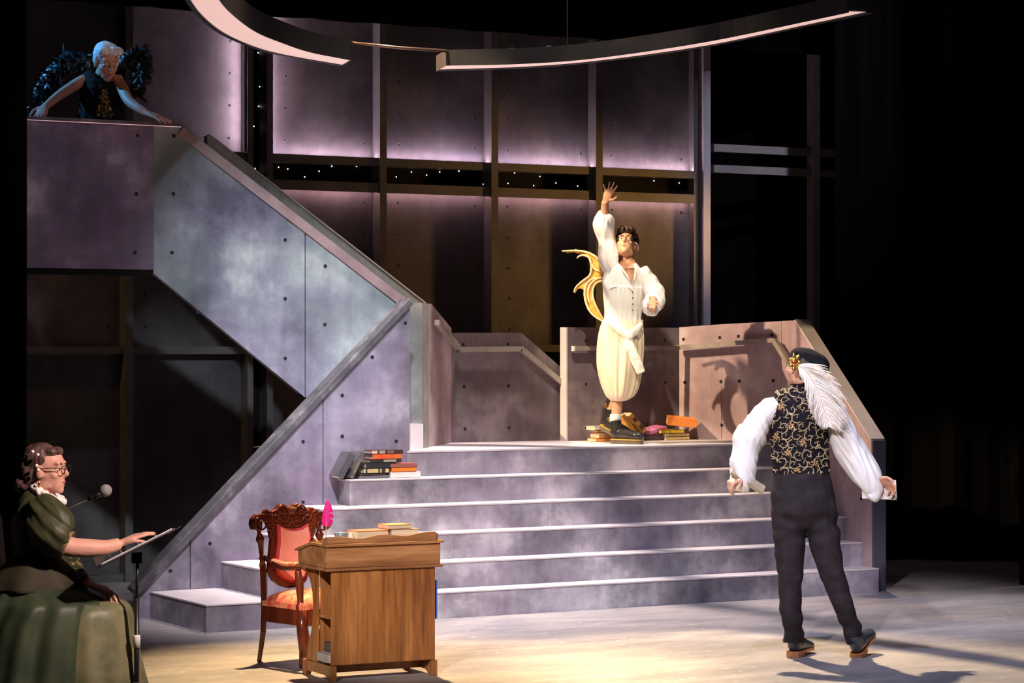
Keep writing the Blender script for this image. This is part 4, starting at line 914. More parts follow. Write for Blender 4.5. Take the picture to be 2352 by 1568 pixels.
# trousers
tr_ = two('charcoal_wool', (.020, .016, .020), (.032, .026, .031), 14, rough=.85, spec=.15)
b = MB()
A.tube(b, [(1839, 1076, 0, 63, 46), (1841, 1100, 0, 67, 50), (1844, 1140, 0, 74, 56), (1845, 1175, 0, 75, 56), (1846, 1196, 0, 62, 46), (1846, 1210, 0, 40, 34), (1846, 1218, 0, 16, 16)])
A.tube(b, [(1812, 1170, 0, 40, 46), (1812, 1215, 0, 39, 42), (1814, 1300, 0, 31, 34), (1817, 1390, 0, 26, 29), (1822, 1450, 0, 25, 27), (1823, 1472, .0, 26, 28), (1823, 1477, .0, 26, 28)])
A.tube(b, [(1880, 1170, 0, 42, 46), (1890, 1220, 0, 38, 42), (1907, 1300, -.01, 31, 34), (1934, 1380, -.01, 24, 28), (1955, 1440, 0, 21, 25), (1964, 1467, 0, 23, 27), (1966, 1472, 0, 23, 27)])
def ftr(c, n):
    z = c.z; k = math.exp(-((z-.14)/.12)**2)*.012+.004+math.exp(-((z-.78)/.10)**2)*.008+math.exp(-((z-.45)/.10)**2)*.004
    return k*noise.noise(Vector((c.dot(RGT)*9, c.dot(FWD)*6, z*16)))*1.6
blob('trousers', b, tr_, pa, .008, 3, ftr)
b = MB(); A.tube(b, [(1772, 1083, 0, 3), (1772, 1090, 0, 3)]); 
# shoes
shm = two('blue_black_leather', (.030, .038, .050), (.055, .065, .080), 8, rough=.32); slm = plain('tan_sole', (.62, .25, .09), .5)
def shoe(hx, hy, tx, ty, tz, lift):
    h = A.p(hx, hy); t = A.p(tx, ty); h.z = .0; d = Vector((t.x-h.x, t.y-h.y, 0)); d = (RGT*.42+FWD*.90).normalized(); L_ = .27; up_ = Vector((0, 0, math.sin(lift))); dd = d*math.cos(lift)+up_; s_ = d.cross(ZV); nn = s_.cross(dd)
    def q(a, w_, z): return h+dd*a*1.08+s_*w_*1.2+nn*z*1.22
    b = MB(); b.tube([q(-.028, 0, .045), q(-.01, 0, .055), q(.05, 0, .060), q(.10, 0, .055), q(.16, 0, .044), q(.21, 0, .038), q(.243, 0, .034)], [(.022, .024), (.038, .041), (.043, .054), (.044, .048), (.051, .035), (.051, .030), (.031, .020)], 14, flat=s_)
    b.tube([q(.0, 0, .06), q(.012, 0, .105)], [(.040, .048), (.042, .050)], 14, flat=s_); blob('shoe', b, shm, pa, .006, 2)
    b = MB(); out = [(-.042, .0), (-.03, .03), (.02, .036), (.08, .034), (.14, .043), (.20, .044), (.245, .03), (.262, 0)]; out = out+[(a, -w_) for a, w_ in reversed(out[1:-1])]; n = len(out)
    b.add([q(a, w_, .018) for a, w_ in out]+[q(a, w_, .030) for a, w_ in out], [tuple(range(n)), tuple(range(n, 2*n))]+[(i, (i+1) % n, (i+1) % n+n, i+n) for i in range(n)])
    hl = [(a, w_) for a, w_ in out if a < .06]; hl = [(-.042, 0), (-.03, .03), (.02, .035), (.07, .034), (.07, -.034), (.02, -.035), (-.03, -.03)]; n = len(hl)
    b.add([q(a, w_, 0) for a, w_ in hl]+[q(a, w_, .018) for a, w_ in hl], [tuple(range(n)), tuple(range(n, 2*n))]+[(i, (i+1) % n, (i+1) % n+n, i+n) for i in range(n)])
    b.build('sole', slm, pa)
    b = MB()
    for a in (.075, .10, .125): b.tube([q(a, -.022, .092-(a-.075)*.45), q(a+.005, 0, .103-(a-.075)*.5), q(a, .022, .092-(a-.075)*.45)], .0028, 6)
    b.build('laces', mat_blk, pa, smooth=True)
shoe(1824, 1512, 1862, 1500, 0, 0.0); shoe(1970, 1509, 2008, 1470, 0, .34)
# hat, brooch, plume, hair
b = MB(); B_ = HA
A.ell(b, (1846, 842, 0), (41, 42, 44)); hair_d = two('hair_dark', (.018, .012, .010), (.04, .026, .02), 30, rough=.6, stretch=(1, 1, .3))
blob('hair', b, hair_d, pa, .007, 1, folds(40, .003), cut=lambda c: (Vector(c)-HA.c).dot(HA.f) < -.005 and Vector(c).z > A.p(0, 868).z)
b = MB(); A.ell(b, (1858, 826, 0), (46, 42, 24), .38); A.ell(b, (1876, 838, .0), (30, 42, 26), .8); A.ell(b, (1838, 822, 0), (26, 34, 18), -.2)
blob('hat', b, two('black_velvet', (.008, .008, .012), (.014, .014, .018), 20, rough=.95, spec=.1), pa, .007, 3, folds(8, .006))
gold = two('gold_metal', (.75, .42, .06), (.95, .66, .16), 16, rough=.25, metal=.9)
b = MB()
bc = A.p(1826, 832, -.125)
for k in range(7):
    a = k*2*math.pi/7; dirv = (RGT*math.cos(a)*.8+ZV*math.sin(a)*1.15-FWD*.1); b.tube([bc+dirv*.012, bc+dirv*.032, bc+dirv*.050], [(.008, .006), (.015, .008), (.004, .004)], 8, flat=RGT*-math.sin(a)+ZV*math.cos(a))
b.ell(bc-FWD*.006, (.02, .012, .02)); br = blob('brooch', b, gold, pa, .004, 1)
b = MB(); b.ell(bc-FWD*.02, (.009, .009, .012)); b.build('brooch_stone', plain('red_stone', (.35, .01, .02), .15), br, smooth=True)
pl = MB(); shaft = cr([(1834, 838, -.13, 0), (1852, 852, -.15, 0), (1870, 880, -.16, 0), (1883, 912, -.16, 0), (1894, 945, -.155, 0), (1904, 982, -.15, 0)], 24)
rnd = random.Random(5); m = len(shaft)
def barb(p, d1, d2, L_, w_):
    pts = [p+d1*(L_*t)+d2*(L_*t*t) for t in (0, .3, .6, .85, 1)]; tn = (pts[-1]-pts[0]).normalized(); sd_ = tn.cross(-FWD).normalized(); vs = []
    for i, q in enumerate(pts):
        ww_ = w_*(1-.75*i/4); vs += [q-sd_*ww_, q+sd_*ww_]
    pl.add(vs, [(2*i, 2*i+1, 2*i+3, 2*i+2) for i in range(4)])
for i in range(m-1):
    for rep in range(6):
        t = (i+rnd.random())/(m-1); j = min(int(t*(m-1)), m-2); a = shaft[j]; c = shaft[j+1]; p = A.p(a[0]+(c[0]-a[0])*rnd.random(), a[1]+(c[1]-a[1])*rnd.random(), a[2]); tn = (A.p(c[0], c[1], c[2])-A.p(a[0], a[1], a[2])).normalized(); sd_ = tn.cross(FWD).normalized()
        if sd_.dot(RGT) < 0: sd_ = -sd_
        e_ = math.sin(math.pi*min(1, t*.92+.1))**.5
        for sg, L_ in ((1, .150*e_), (-1, .085*e_)):
            barb(p, (tn*.55+sd_*sg*(.85)+FWD*rnd.uniform(-.5, .35)+ZV*rnd.uniform(-.2, .2)).normalized(), (tn*.35-ZV*.25+FWD*rnd.uniform(-.3, .3)), L_*rnd.uniform(.55, 1.1), .0022)
plm = plain('ostrich_plume', (.88, .82, .76), .9, sheen=.3)
po = pl.build('plume', plm, pa, smooth=True); po['kind'] = 'stuff'
b = MB(); b.tube([A.p(*s_[:3])-FWD*.004 for s_ in shaft[::6]], [.004-.003*i/len(shaft[::6]) for i in range(len(shaft[::6]))], 6); b.build('plume_shaft', plain('quill_cream', (.80, .66, .50), .6), pa, smooth=True)
# held books
def held(name, label, c, ax, ay, L_, W_, T_, col, page):
    c = Vector(c); ax = Vector(ax).normalized(); ay = (Vector(ay)-ax*Vector(ay).dot(ax)).normalized(); az_ = ax.cross(ay)
    o = book(label, c, L_, W_, T_, col, name=name, page=page); o.rotation_euler = Matrix((ax, ay, az_)).transposed().to_euler(); return o
held('held_book', 'thin pale book in the far hand of the vested actor', A.p(2020, 1147, -.035), RGT*.98-ZV*.04+FWD*.1, RGT*.30+ZV*.80+FWD*.35, .205, .12, .012, (.74, .70, .64), mat_white)
held('held_book', 'small tan book in the near hand of the vested actor', A.p(1712, 1113, -.11), RGT*.80-ZV*.52, ZV*.5+RGT*.35+FWD*.75, .22, .07, .018, (.42, .34, .24), None)
# ================================================================ actor in white reaching up on the platform
Bf = Fig(18.9); base = at_z(1432, 1018, Z6); base.z = Z6
sk2 = skin('skin_warm', (.66, .34, .19), (.72, .39, .23))
b = MB()
HB = Head(Bf.p(1438, 562), -RGT*.16-FWD*.84+ZV*.46, k=1.0); HB.build(b)
Bf.tube(b, [(1440, 575, .03, 17), (1441, 597, .01, 16), (1442, 612, 0, 26, 20), (1443, 625, -.015, 32, 25)])
Bf.tube(b, [(1438, 612, 0, 34, 24), (1436, 650, 0, 40, 28), (1433, 700, 0, 38, 26), (1430, 750, 0, 40, 30)])
Bf.tube(b, [(1402, 612, 0, 16), (1394, 560, .0, 14), (1389, 510, -.01, 12), (1389, 482, -.02, 9.5), (1390, 464, -.03, 8.5)])
hand(b, Bf.p(1390, 463, -.03), Bf.p(1401, 434, -.05)-Bf.p(1390, 463, -.03), -FWD*.9+ZV*.3-RGT*.2, 1, .165, (.05, .12, .1), .15, fan=[-.02, .0, .25, .5][::-1] if False else [.30, .08, -.14, -.62], thumb=.75)
Bf.tube(b, [(1470, 622, 0, 16), (1492, 648, -.03, 14), (1506, 676, -.10, 12), (1499, 690, -.26, 9)])
hand(b, Bf.p(1499, 690, -.27), -FWD*.85-ZV*.35-RGT*.15, -ZV*.8+FWD*.3, 1, .16, (.6, .7, .5), .05)
Bf.tube(b, [(1415, 750, 0, 24), (1412, 840, 0, 20), (1415, 905, 0, 15), (1417, 935, 0, 12.5), (1414, 965, 0, 11), (1414, 990, 0, 12)])
Bf.tube(b, [(1445, 750, 0, 24), (1440, 840, .05, 20), (1422, 905, .12, 14), (1409, 935, .15, 12), (1400, 955, .16, 10.5), (1396, 975, .17, 11)])
pb = blob('person', b, sk2, voxel=.0055, sm=1, loc=base); tag(pb, 'person in white shirt and cream bloomers reaching one hand up on the platform', 'person')
HB.face(pb, gaze=(-.004, .004))
wl = two('white_gauze', (.84, .81, .76), (.92, .90, .86), 6, rough=.85, sheen=.2)
crm = two('cream_satin', (.80, .66, .44), (.88, .76, .55), 5, rough=.6, sheen=.2)
def fB(c, n): return .015*noise.noise(Vector((c.dot(RGT)*22, c.dot(FWD)*16, c.z*6)))+.010*(.5-abs(noise.noise(Vector((c.dot(RGT)*34, c.dot(FWD)*20, c.z*7+3)))))
b = MB()
Bf.tube(b, [(1440, 611, .02, 26, 21), (1438, 619, 0, 42, 27), (1436, 635, 0, 49, 32), (1434, 660, 0, 49, 34), (1433, 690, 0, 46, 33), (1431, 720, 0, 42, 31), (1431, 745, 0, 42, 33), (1432, 758, 0, 40, 32)])
Bf.tube(b, [(1410, 618, 0, 22), (1400, 600, 0, 23), (1396, 575, 0, 21), (1394, 550, 0, 20), (1390, 528, 0, 25), (1388, 508, -.01, 25), (1388, 494, -.01, 17), (1389, 488, -.015, 11)])
Bf.tube(b, [(1468, 625, 0, 22), (1484, 642, -.02, 22), (1499, 662, -.05, 21), (1505, 682, -.12, 21), (1500, 697, -.19, 24), (1497, 700, -.23, 22)])
Bf.ell(b, (1497, 704, -.20), (21, 20, 20))
shirt = blob('shirt', b, wl, pb, .0065, 2, fB); shirt_whole = shirt
# open V neck
b = MB(); v0 = [Bf.p(1424, 606, -.105), Bf.p(1436, 622, -.125), Bf.p(1452, 645, -.125), Bf.p(1456, 628, -.115), Bf.p(1452, 606, -.10)]
cs = caster(shirt)
def onto(o, pts, lift): 
    f = caster(o); return [f(x, y, lift) for x, y in pts]
vv = [q for q in onto(shirt, [(1425, 609), (1433, 620), (1442, 633), (1452, 650), (1457, 634), (1457, 620), (1454, 608), (1440, 606)], .0015) if q is not None]
for pts in (((1420, 607), (1430, 620), (1440, 634), (1451, 651)), ((1458, 607), (1460, 622), (1459, 636), (1453, 651))):
    q = [p for p in onto(shirt, pts, .004) if p is not None]; b = MB(); b.tube(q, [.007, .009, .009, .006][:len(q)], 8); b.build('collar', wl, pb, smooth=True)
def in_v(p):
    w_ = p+wloc(shirt)-CAM; d = w_.dot(FWD); x = 1176+FPX*w_.dot(RGT)/d; y = HZ-FPX*w_.z/d
    if d > Bf.D+.0 or y > 650 or y < 588: return False
    t = min(1, (650-y)/45.0); return 1452-31*t < x < 1453+6*min(t, 1)
sv = [in_v(v.co) for v in shirt.data.vertices]; bm = bmesh.new(); bm.from_mesh(shirt.data); bm.verts.ensure_lookup_table(); bmesh.ops.delete(bm, geom=[bm.verts[i] for i, k_ in enumerate(sv) if k_], context='VERTS'); bm.to_mesh(shirt.data); bm.free()
# corset bodice
b = MB(); Bf.tube(b, [(1434, 658, -.004, 48, 36), (1433, 690, -.004, 45, 35), (1431, 720, -.004, 41, 33), (1432, 748, -.004, 41, 35)], n=40)
cor = two('ivory_corset', (.78, .78, .72), (.85, .84, .78), 8, rough=.7, stretch=(6, 6, .4)); co_ = blob('corset', b, cor, pb, .006, 2)
for k in range(-3, 5):
    x = 1430+k*10; q = [p for p in onto(co_, [(x+1, 660), (x, 690), (x-1, 720), (x-1, 744)], .001) if p is not None]
    if len(q) > 2: b = MB(); b.tube(q, .0016, 6); b.build('boning', cor, co_, smooth=True)
q = [p for p in onto(co_, [(1400, 664), (1412, 658), (1430, 656), (1446, 660), (1452, 668)], .002) if p is not None]; b = MB(); b.tube(q, .005, 6); b.build('corset_edge', wl, co_, smooth=True)
for y in (671, 684, 698, 712):
    q = onto(co_, [(1453, y)], .003)[0]
    if q is not None: b = MB(); b.ell(q, .005, 8, 6); b.build('button', plain('dark_button', (.08, .08, .09), .3, .6), co_, smooth=True)
# bloomers
def wv(amp, nf, ph=0):
    return lambda th, t: 1+amp*math.sin(math.pi*min(1, max(.12, t)))**.5*(2.2*noise.noise(Vector((math.cos(th)*nf*.36, math.sin(th)*nf*.36, t*1.1+ph)))+.9*(.5-abs(noise.noise(Vector((math.cos(th)*nf*.8, math.sin(th)*nf*.8, t*.9+7))))*2))+(.05*math.sin(26*th) if t > .93 or t < .06 else 0)
def R_(x, y, dy, ra, rb): return (Bf.p(x, y, dy), ra/Bf.s, rb/Bf.s)
loft('bloomers', [R_(1432, 734, 0, 43, 33), R_(1430, 752, 0, 48, 38), R_(1428, 790, 0, 51, 44), R_(1426, 840, 0, 49, 45), R_(1425, 880, 0, 43, 42), R_(1424, 905, 0, 34, 34), R_(1421, 917, 0, 22, 24), R_(1419, 921, 0, 14, 17)], crm, pb, n=130, wav=wv(.085, 8, .6))
# sash
b = MB(); sash = two('white_sash', (.80, .76, .66), (.88, .85, .78), 10, rough=.8)
Bf.tube(b, [(1396, 738, -.12, 6, 5), (1415, 752, -.135, 9, 6), (1436, 768, -.14, 10, 7), (1446, 772, -.14, 10, 8)], flat=ZV); Bf.tube(b, [(1474, 742, -.11, 6, 5), (1462, 758, -.13, 10, 6), (1446, 770, -.14, 10, 8)], flat=ZV); Bf.ell(b, (1446, 773, -.14), (11, 9, 10))
Bf.tube(b, [(1446, 775, -.14, 7, 5), (1450, 800, -.15, 10, 5), (1462, 830, -.15, 12, 5), (1473, 856, -.145, 10, 4)]); Bf.tube(b, [(1446, 775, -.14, 6, 5), (1441, 792, -.15, 7, 4), (1442, 806, -.15, 5, 4)])
blob('sash', b, sash, pb, .0055, 2, folds(22, .003))
# socks and boots
sock = plain('white_sock', (.85, .83, .82), .9); bootm = two('black_boot_leather', (.016, .015, .014), (.032, .030, .026), 10, rough=.22); welt = plain('yellow_welt', (.50, .32, .08), .5); solem = two('boot_sole', (.10, .085, .05), (.16, .135, .08), 12, rough=.6)
b = MB(); Bf.tube(b, [(1414, 950, 0, 13, 13), (1414, 962, 0, 13.5, 13.5), (1413, 975, 0, 12, 12)]); blob('sock', b, sock, pb, .005, 1)
b = MB(); Bf.tube(b, [(1406, 940, .155, 12, 12), (1401, 952, .16, 12, 12), (1397, 966, .17, 11, 11)]); blob('sock', b, sock, pb, .005, 1)
def boot(ax, ay, adep, hz, d, lift=0.0, k=1.0):
    h = Bf.p(ax, ay, adep); h.z = hz; d = Vector(d).normalized(); s_ = d.cross(ZV); dd = d*math.cos(lift)-ZV*math.sin(lift); nn = s_.cross(dd)
    def q(a, w_, z): return h+(dd*a+s_*w_+nn*z)*k
    b = MB(); b.tube([q(-.035, 0, .055), q(-.01, 0, .065), q(.05, 0, .072), q(.10, 0, .070), q(.15, 0, .066), q(.20, 0, .062), q(.236, 0, .058), q(.25, 0, .052)], [(.02*k, .02*k), (.036*k, .036*k), (.040*k, .042*k), (.042*k, .040*k), (.047*k, .039*k), (.047*k, .037*k), (.037*k, .030*k), (.018*k, .016*k)], 14, flat=s_)
    b.tube([q(-.004, 0, .07), q(-.004, 0, .11), q(-.012, 0, .155), q(-.016, 0, .175)], [(.040*k, .050*k), (.040*k, .050*k), (.040*k, .047*k), (.041*k, .048*k)], 14, flat=s_); blob('boot', b, bootm, pb, .006, 2)
    for nm, z0, z1, g, m in (('sole', 0, .030, 0, solem), ('welt', .030, .037, .002, welt)):
        out = [(-.056, 0), (-.052, .018), (-.04, .032), (.0, .04), (.07, .039), (.13, .047), (.18, .049), (.22, .043), (.245, .028), (.256, .012), (.258, 0)]; out = [(a*.97+(g if a > 0 else -g), w_*.93+(g if w_ else 0)) for a, w_ in out]; out = out+[(a, -w_) for a, w_ in reversed(out[1:-1])]; n = len(out)
        b = MB(); b.add([q(a, w_, z0) for a, w_ in out]+[q(a, w_, z1) for a, w_ in out], [tuple(range(n)), tuple(range(n, 2*n))]+[(i, (i+1) % n, (i+1) % n+n, i+n) for i in range(n)]); b.build(nm, m, pb)
    b = MB()
    for i, a in enumerate((.028, .046, .064, .082, .10)): b.tube([q(a+.004, -.022, .118-i*.006), q(a+.012, 0, .124-i*.0065), q(a+.004, .022, .118-i*.006)], .003*k, 6)
    b.tube([q(.034, .0, .128), q(.05, .02, .15), q(.045, .03, .12)], .0025*k, 6); b.build('laces', mat_blk, pb, smooth=True)
    b = MB(); b.tube([q(-.055, 0, .165), q(-.075, 0, .20), q(-.088, 0, .19), q(-.07, 0, .165)], [(.010*k, .002*k)]*4, 6, flat=s_); b.build('pull_loop', welt, pb, smooth=True)
boot(1417, 1018, -.03, Z6, RGT*.74-FWD*.67); boot(1391, 1000, .17, Z6+.088, RGT*.80-FWD*.6, .36)
# hair and ornament
b = MB(); HB.e(b, (0, -.022, .055), (.086, .102, .082)); HB.e(b, (0, .040, .098), (.070, .052, .036)); HB.e(b, (-.03, .070, .082), (.030, .022, .022)); HB.e(b, (.025, .072, .086), (.032, .022, .020))
hcur = two('hair_brown_black', (.022, .012, .007), (.085, .045, .024), 45, rough=.5)
def curl(c, n): return .016*abs(noise.noise(c*34))+.008*noise.noise(c*75)
blob('hair', b, hcur, pb, .005, 1, curl, cut=lambda c: (Vector(c)-HB.c).dot(HB.f) < .062*HB.k or (Vector(c)-HB.c).dot(HB.u) > .060)
b = MB(); q = [Bf.p(1457, 556, -.02), Bf.p(1463, 560, -.03), Bf.p(1466, 568, -.03), Bf.p(1464, 576, -.02)]; b.tube(q, [.005, .008, .008, .004], 8); blob('ear_ornament', b, plain('pale_gold', (.85, .68, .45), .4, .3), pb, .004, 1, folds(90, .002))
# wing
wg = two('gold_leather', (.55, .26, .03), (.85, .50, .10), 14, rough=.45, stretch=(1, 1, .5), bump=.4); wr = two('pale_gold_ridge', (.78, .52, .24), (.90, .70, .42), 18, rough=.6, bump=.4)
W = [(85, 725), (150, 728), (215, 720), (290, 728), (360, 745), (420, 790), (455, 840), (468, 900), (470, 960), (472, 1025), (432, 1022), (395, 1055), (378, 1110), (378, 1170), (395, 1220), (425, 1275), (455, 1330), (490, 1390), (470, 1405), (420, 1372), (370, 1330), (335, 1270), (315, 1210), (302, 1150), (293, 1100), (262, 1080), (232, 1088), (206, 1126), (196, 1112), (214, 1072), (250, 1030), (300, 1000), (340, 968), (358, 925), (362, 870), (350, 815), (322, 785), (290, 776), (250, 784), (236, 800), (228, 790), (250, 768), (285, 758), (230, 742), (150, 738), (88, 733)]
W = [(1270+x/4.125, 400+y/4.125) for x, y in W]
def wdep(x, y): return .14+.10*max(0, (1390-x)/90)
from mathutils.geometry import tessellate_polygon
tri = tessellate_polygon([[Vector((x, y, 0)) for x, y in W]])
bm = bmesh.new(); ve_ = [bm.verts.new(Bf.p(x, y, wdep(x, y))) for x, y in W]
for t in tri:
    try: bm.faces.new([ve_[i] for i in t])
    except ValueError: pass
bmesh.ops.subdivide_edges(bm, edges=bm.edges[:], cuts=2, use_grid_fill=True)
vs = [v.co.copy() for v in bm.verts]; bm.verts.index_update(); fs = [tuple(v.index for v in f.verts) for f in bm.faces]; bm.free()
wing = thing('costume_wing', 'ragged golden leather wing spreading from the back of the actor in white', 'wing', tuple(Bf.p(1390, 735, .14)))
wing.parent = pb; wing.location = Bf.p(1390, 735, .14)-base; del wing['category']; del wing['label']
vs = [v+FWD*(.012*noise.noise(v*22)) for v in vs]
o = mk('membrane', vs, fs, wg, wing, smooth=True); fixn(o); so = o.modifiers.new('solid', 'SOLIDIFY'); so.thickness = .012
for rid in ([(85, 728), (215, 724), (330, 742), (420, 795), (460, 860), (470, 940)], [(228, 796), (250, 775), (290, 768), (340, 790), (362, 850), (362, 920), (340, 968), (270, 1020), (215, 1075), (200, 1120)], [(470, 1010), (420, 1025), (385, 1070), (376, 1140), (395, 1220), (440, 1310), (490, 1392)], [(470, 985), (380, 990), (320, 1040), (300, 1120), (312, 1210), (345, 1290), (400, 1350), (485, 1400)], [(465, 930), (400, 900), (360, 840)], [(468, 970), (400, 1000), (345, 1060), (330, 1140), (350, 1230)]):
    q = cr([(1270+x/4.125, 400+y/4.125, 0) for x, y in rid], 5); b = MB(); n = len(q)
    b.tube([Bf.p(a[0], a[1], wdep(a[0], a[1])-.008) for a in q], [.009*(.55+.45*math.sin(math.pi*(i+.5)/n))*(1+.25*noise.noise(Vector((i*.9, 0, 0)))) for i in range(n)], 8); b.build('ridge', wr, wing, smooth=True)
# ================================================================ person leaning over the balcony rail
Cf = Fig(16.85); base = at_d(225, HZ, 16.95); base.z = 2.42
sk3 = skin('skin_pale', (.58, .31, .22), (.64, .36, .26))
b = MB(); HC = Head(Cf.p(245, 143, -.02), RGT*.42-FWD*.80-ZV*.40, k=1.02); HC.build(b)
Cf.tube(b, [(240, 158, .03, 17), (232, 178, .06, 18), (228, 190, .07, 34, 22)])
Cf.tube(b, [(228, 185, .07, 40, 24), (230, 215, .07, 42, 28), (232, 255, .08, 40, 28), (232, 320, .12, 46, 32), (230, 400, .14, 46, 32)])
Cf.tube(b, [(196, 182, .05, 14), (165, 200, .0, 13), (133, 221, -.06, 11), (106, 243, -.16, 8.5)]); Cf.tube(b, [(268, 180, .05, 14), (282, 205, .0, 13.5), (297, 232, -.10, 12), (318, 248, -.17, 10), (336, 258, -.20, 8)])
hand(b, Cf.p(104, 244, -.17), Cf.p(91, 268, -.245)-Cf.p(104, 244, -.17), ZV*-.5+FWD*.6, -1, .185, (.15, .35, .3), .16)
hand(b, Cf.p(338, 259, -.205), Cf.p(366, 271, -.235)-Cf.p(338, 259, -.205), -ZV*1.0+FWD*.2, 1, .185, (.0, .12, .15), .22)
Cf.tube(b, [(215, 390, .14, 22), (215, 600, .14, 16)]); Cf.tube(b, [(250, 390, .14, 22), (250, 600, .14, 16)])
pc = blob('person', b, sk3, voxel=.006, sm=1, loc=base); tag(pc, 'person with short white hair and dark feathered wings leaning over the balcony rail', 'person')
HC.face(pc, gaze=(.003, -.004), brow=(.25, .2, .17), lip=(.40, .13, .10))
hw_ = two('white_hair', (.60, .60, .62), (.86, .86, .88), 30, rough=.55, stretch=(1.5, 1.5, .3), bump=.5)
b = MB(); HC.e(b, (0, -.028, .048), (.090, .096, .084)); HC.e(b, (-.03, .035, .088), (.066, .044, .034)); HC.e(b, (.04, .02, .090), (.045, .05, .034)); HC.e(b, (-.062, -.03, .0), (.032, .05, .055)); HC.e(b, (.066, -.02, .02), (.024, .04, .045))
def wh(c, n): q = c-HC.c; return .007*noise.noise(Vector((q.dot(HC.r)*26, q.dot(HC.f)*26, q.dot(HC.u)*10)))+.004*noise.noise(c*70)
blob('hair', b, hw_, pc, .005, 1, wh, cut=lambda c: (Vector(c)-HC.c).dot(HC.f) < .060 or (Vector(c)-HC.c).dot(HC.u) > .070)
blk = two('black_feather_top', (.006, .005, .006), (.010, .008, .009), 40, rough=.8, spec=.2)
b = MB(); Cf.tube(b, [(234, 172, .05, 24, 20), (230, 182, .06, 44, 26), (230, 205, .06, 50, 31), (232, 240, .07, 54, 33), (233, 275, .08, 58, 34), (233, 340, .12, 60, 36), (233, 420, .14, 62, 38), (233, 600, .14, 74, 44)])
top = blob('dress', b, blk, pc, .008, 2, folds(30, .004))
cs = caster(top); sq = MB(); rnd = random.Random(3)
for i in range(240):
    y = rnd.uniform(205, 270); w_ = 5+(y-205)*.24; x = 240+rnd.uniform(-w_, w_); q = cs(x, y, .003)
    if q is not None: sq.ell(q, (.0045, .0045, .0045), 6, 4)
sq.build('sequins', plain('gold_sequin', (.80, .50, .16), .16, 1.0), pc, smooth=True)['kind'] = 'stuff'
fth = two('black_feathers', (.006, .007, .010), (.022, .024, .030), 18, rough=.45)
def plumes(name, spots, n, Lr, seed, drop):
    mb = MB(); rnd = random.Random(seed)
    for i in range(n):
        (x0, y0, d0), (x1, y1, d1), r_ = spots[i % len(spots)]; t = rnd.random(); a = rnd.random()*6.28; rr_ = r_*math.sqrt(rnd.random())
        p = Cf.p(x0+(x1-x0)*t+rr_*math.cos(a), y0+(y1-y0)*t+rr_*math.sin(a), d0+(d1-d0)*t+rnd.uniform(-.04, .04)); L_ = rnd.uniform(*Lr)
        ax = (Cf.p(x1, y1, d1)-Cf.p(x0, y0, d0)).normalized(); dv = (ax*.8*drop+Vector((rnd.gauss(0, .5), rnd.gauss(0, .5), rnd.gauss(0, .45)))-FWD*.15).normalized(); sd_ = dv.cross(-FWD+Vector((rnd.gauss(0, .5), rnd.gauss(0, .5), rnd.gauss(0, .5)))).normalized(); nn = dv.cross(sd_); vs = []
        for j in range(6):
            u_ = j/5; w_ = .010*math.sin(math.pi*(.12+.86*u_))**.8; c = p+dv*L_*u_+nn*.03*u_*u_; vs += [c-sd_*w_, c, c+sd_*w_]
        mb.add(vs, [(3*j+k, 3*j+k+1, 3*j+k+4, 3*j+k+3) for j in range(5) for k in (0, 1)])
    o = mb.build(name, fth, pc, smooth=True); o['kind'] = 'stuff'; return o
b = MB(); Cf.tube(b, [(205, 150, .16, 13, 14), (170, 140, .16, 27, 20), (140, 158, .14, 26, 20), (115, 185, .12, 22, 18), (92, 215, .10, 16, 15), (83, 242, .10, 9, 10)]); lw_ = blob('wing_core', b, fth, pc, .01, 2, folds(20, .012))
b = MB(); Cf.tube(b, [(278, 150, .16, 10, 12), (300, 138, .18, 25, 20), (324, 134, .18, 25, 20), (326, 162, .18, 23, 18), (318, 190, .17, 15, 14), (308, 220, .17, 7, 9)]); blob('wing_core', b, fth, pc, .01, 2, folds(20, .012))
plumes('feathers', [((200, 138, .13), (140, 150, .10), 14), ((150, 140, .12), (115, 185, .08), 14), ((120, 170, .1), (85, 235, .07), 9)], 460, (.05, .10), 1, 1)
plumes('feathers', [((285, 140, .15), (325, 125, .15), 12), ((325, 130, .15), (330, 165, .14), 12), ((328, 160, .15), (312, 215, .14), 8)], 420, (.045, .085), 2, .8)
# ================================================================ seated reader in green at the music stand
Df = Fig(11.9); base = at_d(130, HZ, 11.9); base.z = 0
sk4 = skin('skin_rose', (.62, .32, .24), (.68, .37, .28))
b = MB(); HD = Head(Df.p(108, 1078), RGT*.97-FWD*.22-ZV*.02, k=1.0); HD.build(b)
Df.tube(b, [(98, 1105, 0, 26), (94, 1130, 0, 27), (88, 1155, 0, 44, 34)])
Df.tube(b, [(85, 1150, 0, 40, 60), (84, 1200, 0, 52, 66), (90, 1260, 0, 54, 60), (85, 1330, 0, 60, 70), (80, 1380, 0, 66, 74)])
Df.tube(b, [(95, 1170, -.15, 26), (112, 1210, -.18, 27), (132, 1245, -.19, 25), (165, 1256, -.18, 23), (205, 1258, -.16, 21), (245, 1256, -.13, 17), (275, 1248, -.11, 14)])
Df.tube(b, [(95, 1170, .15, 26), (125, 1225, .17, 25), (150, 1280, .12, 22), (180, 1325, .05, 17), (203, 1340, .0, 13)])
hand(b, Df.p(278, 1247, -.10), Df.p(318, 1229, -.06)-Df.p(278, 1247, -.10), -ZV*1+FWD*.1, -1, .175, (.10, .16, .12), .10)
hand(b, Df.p(208, 1343, -.01), Df.p(238, 1355, -.05)-Df.p(208, 1343, -.01), -ZV*1-FWD*.1, 1, .185, (.2, .3, .3), .12)
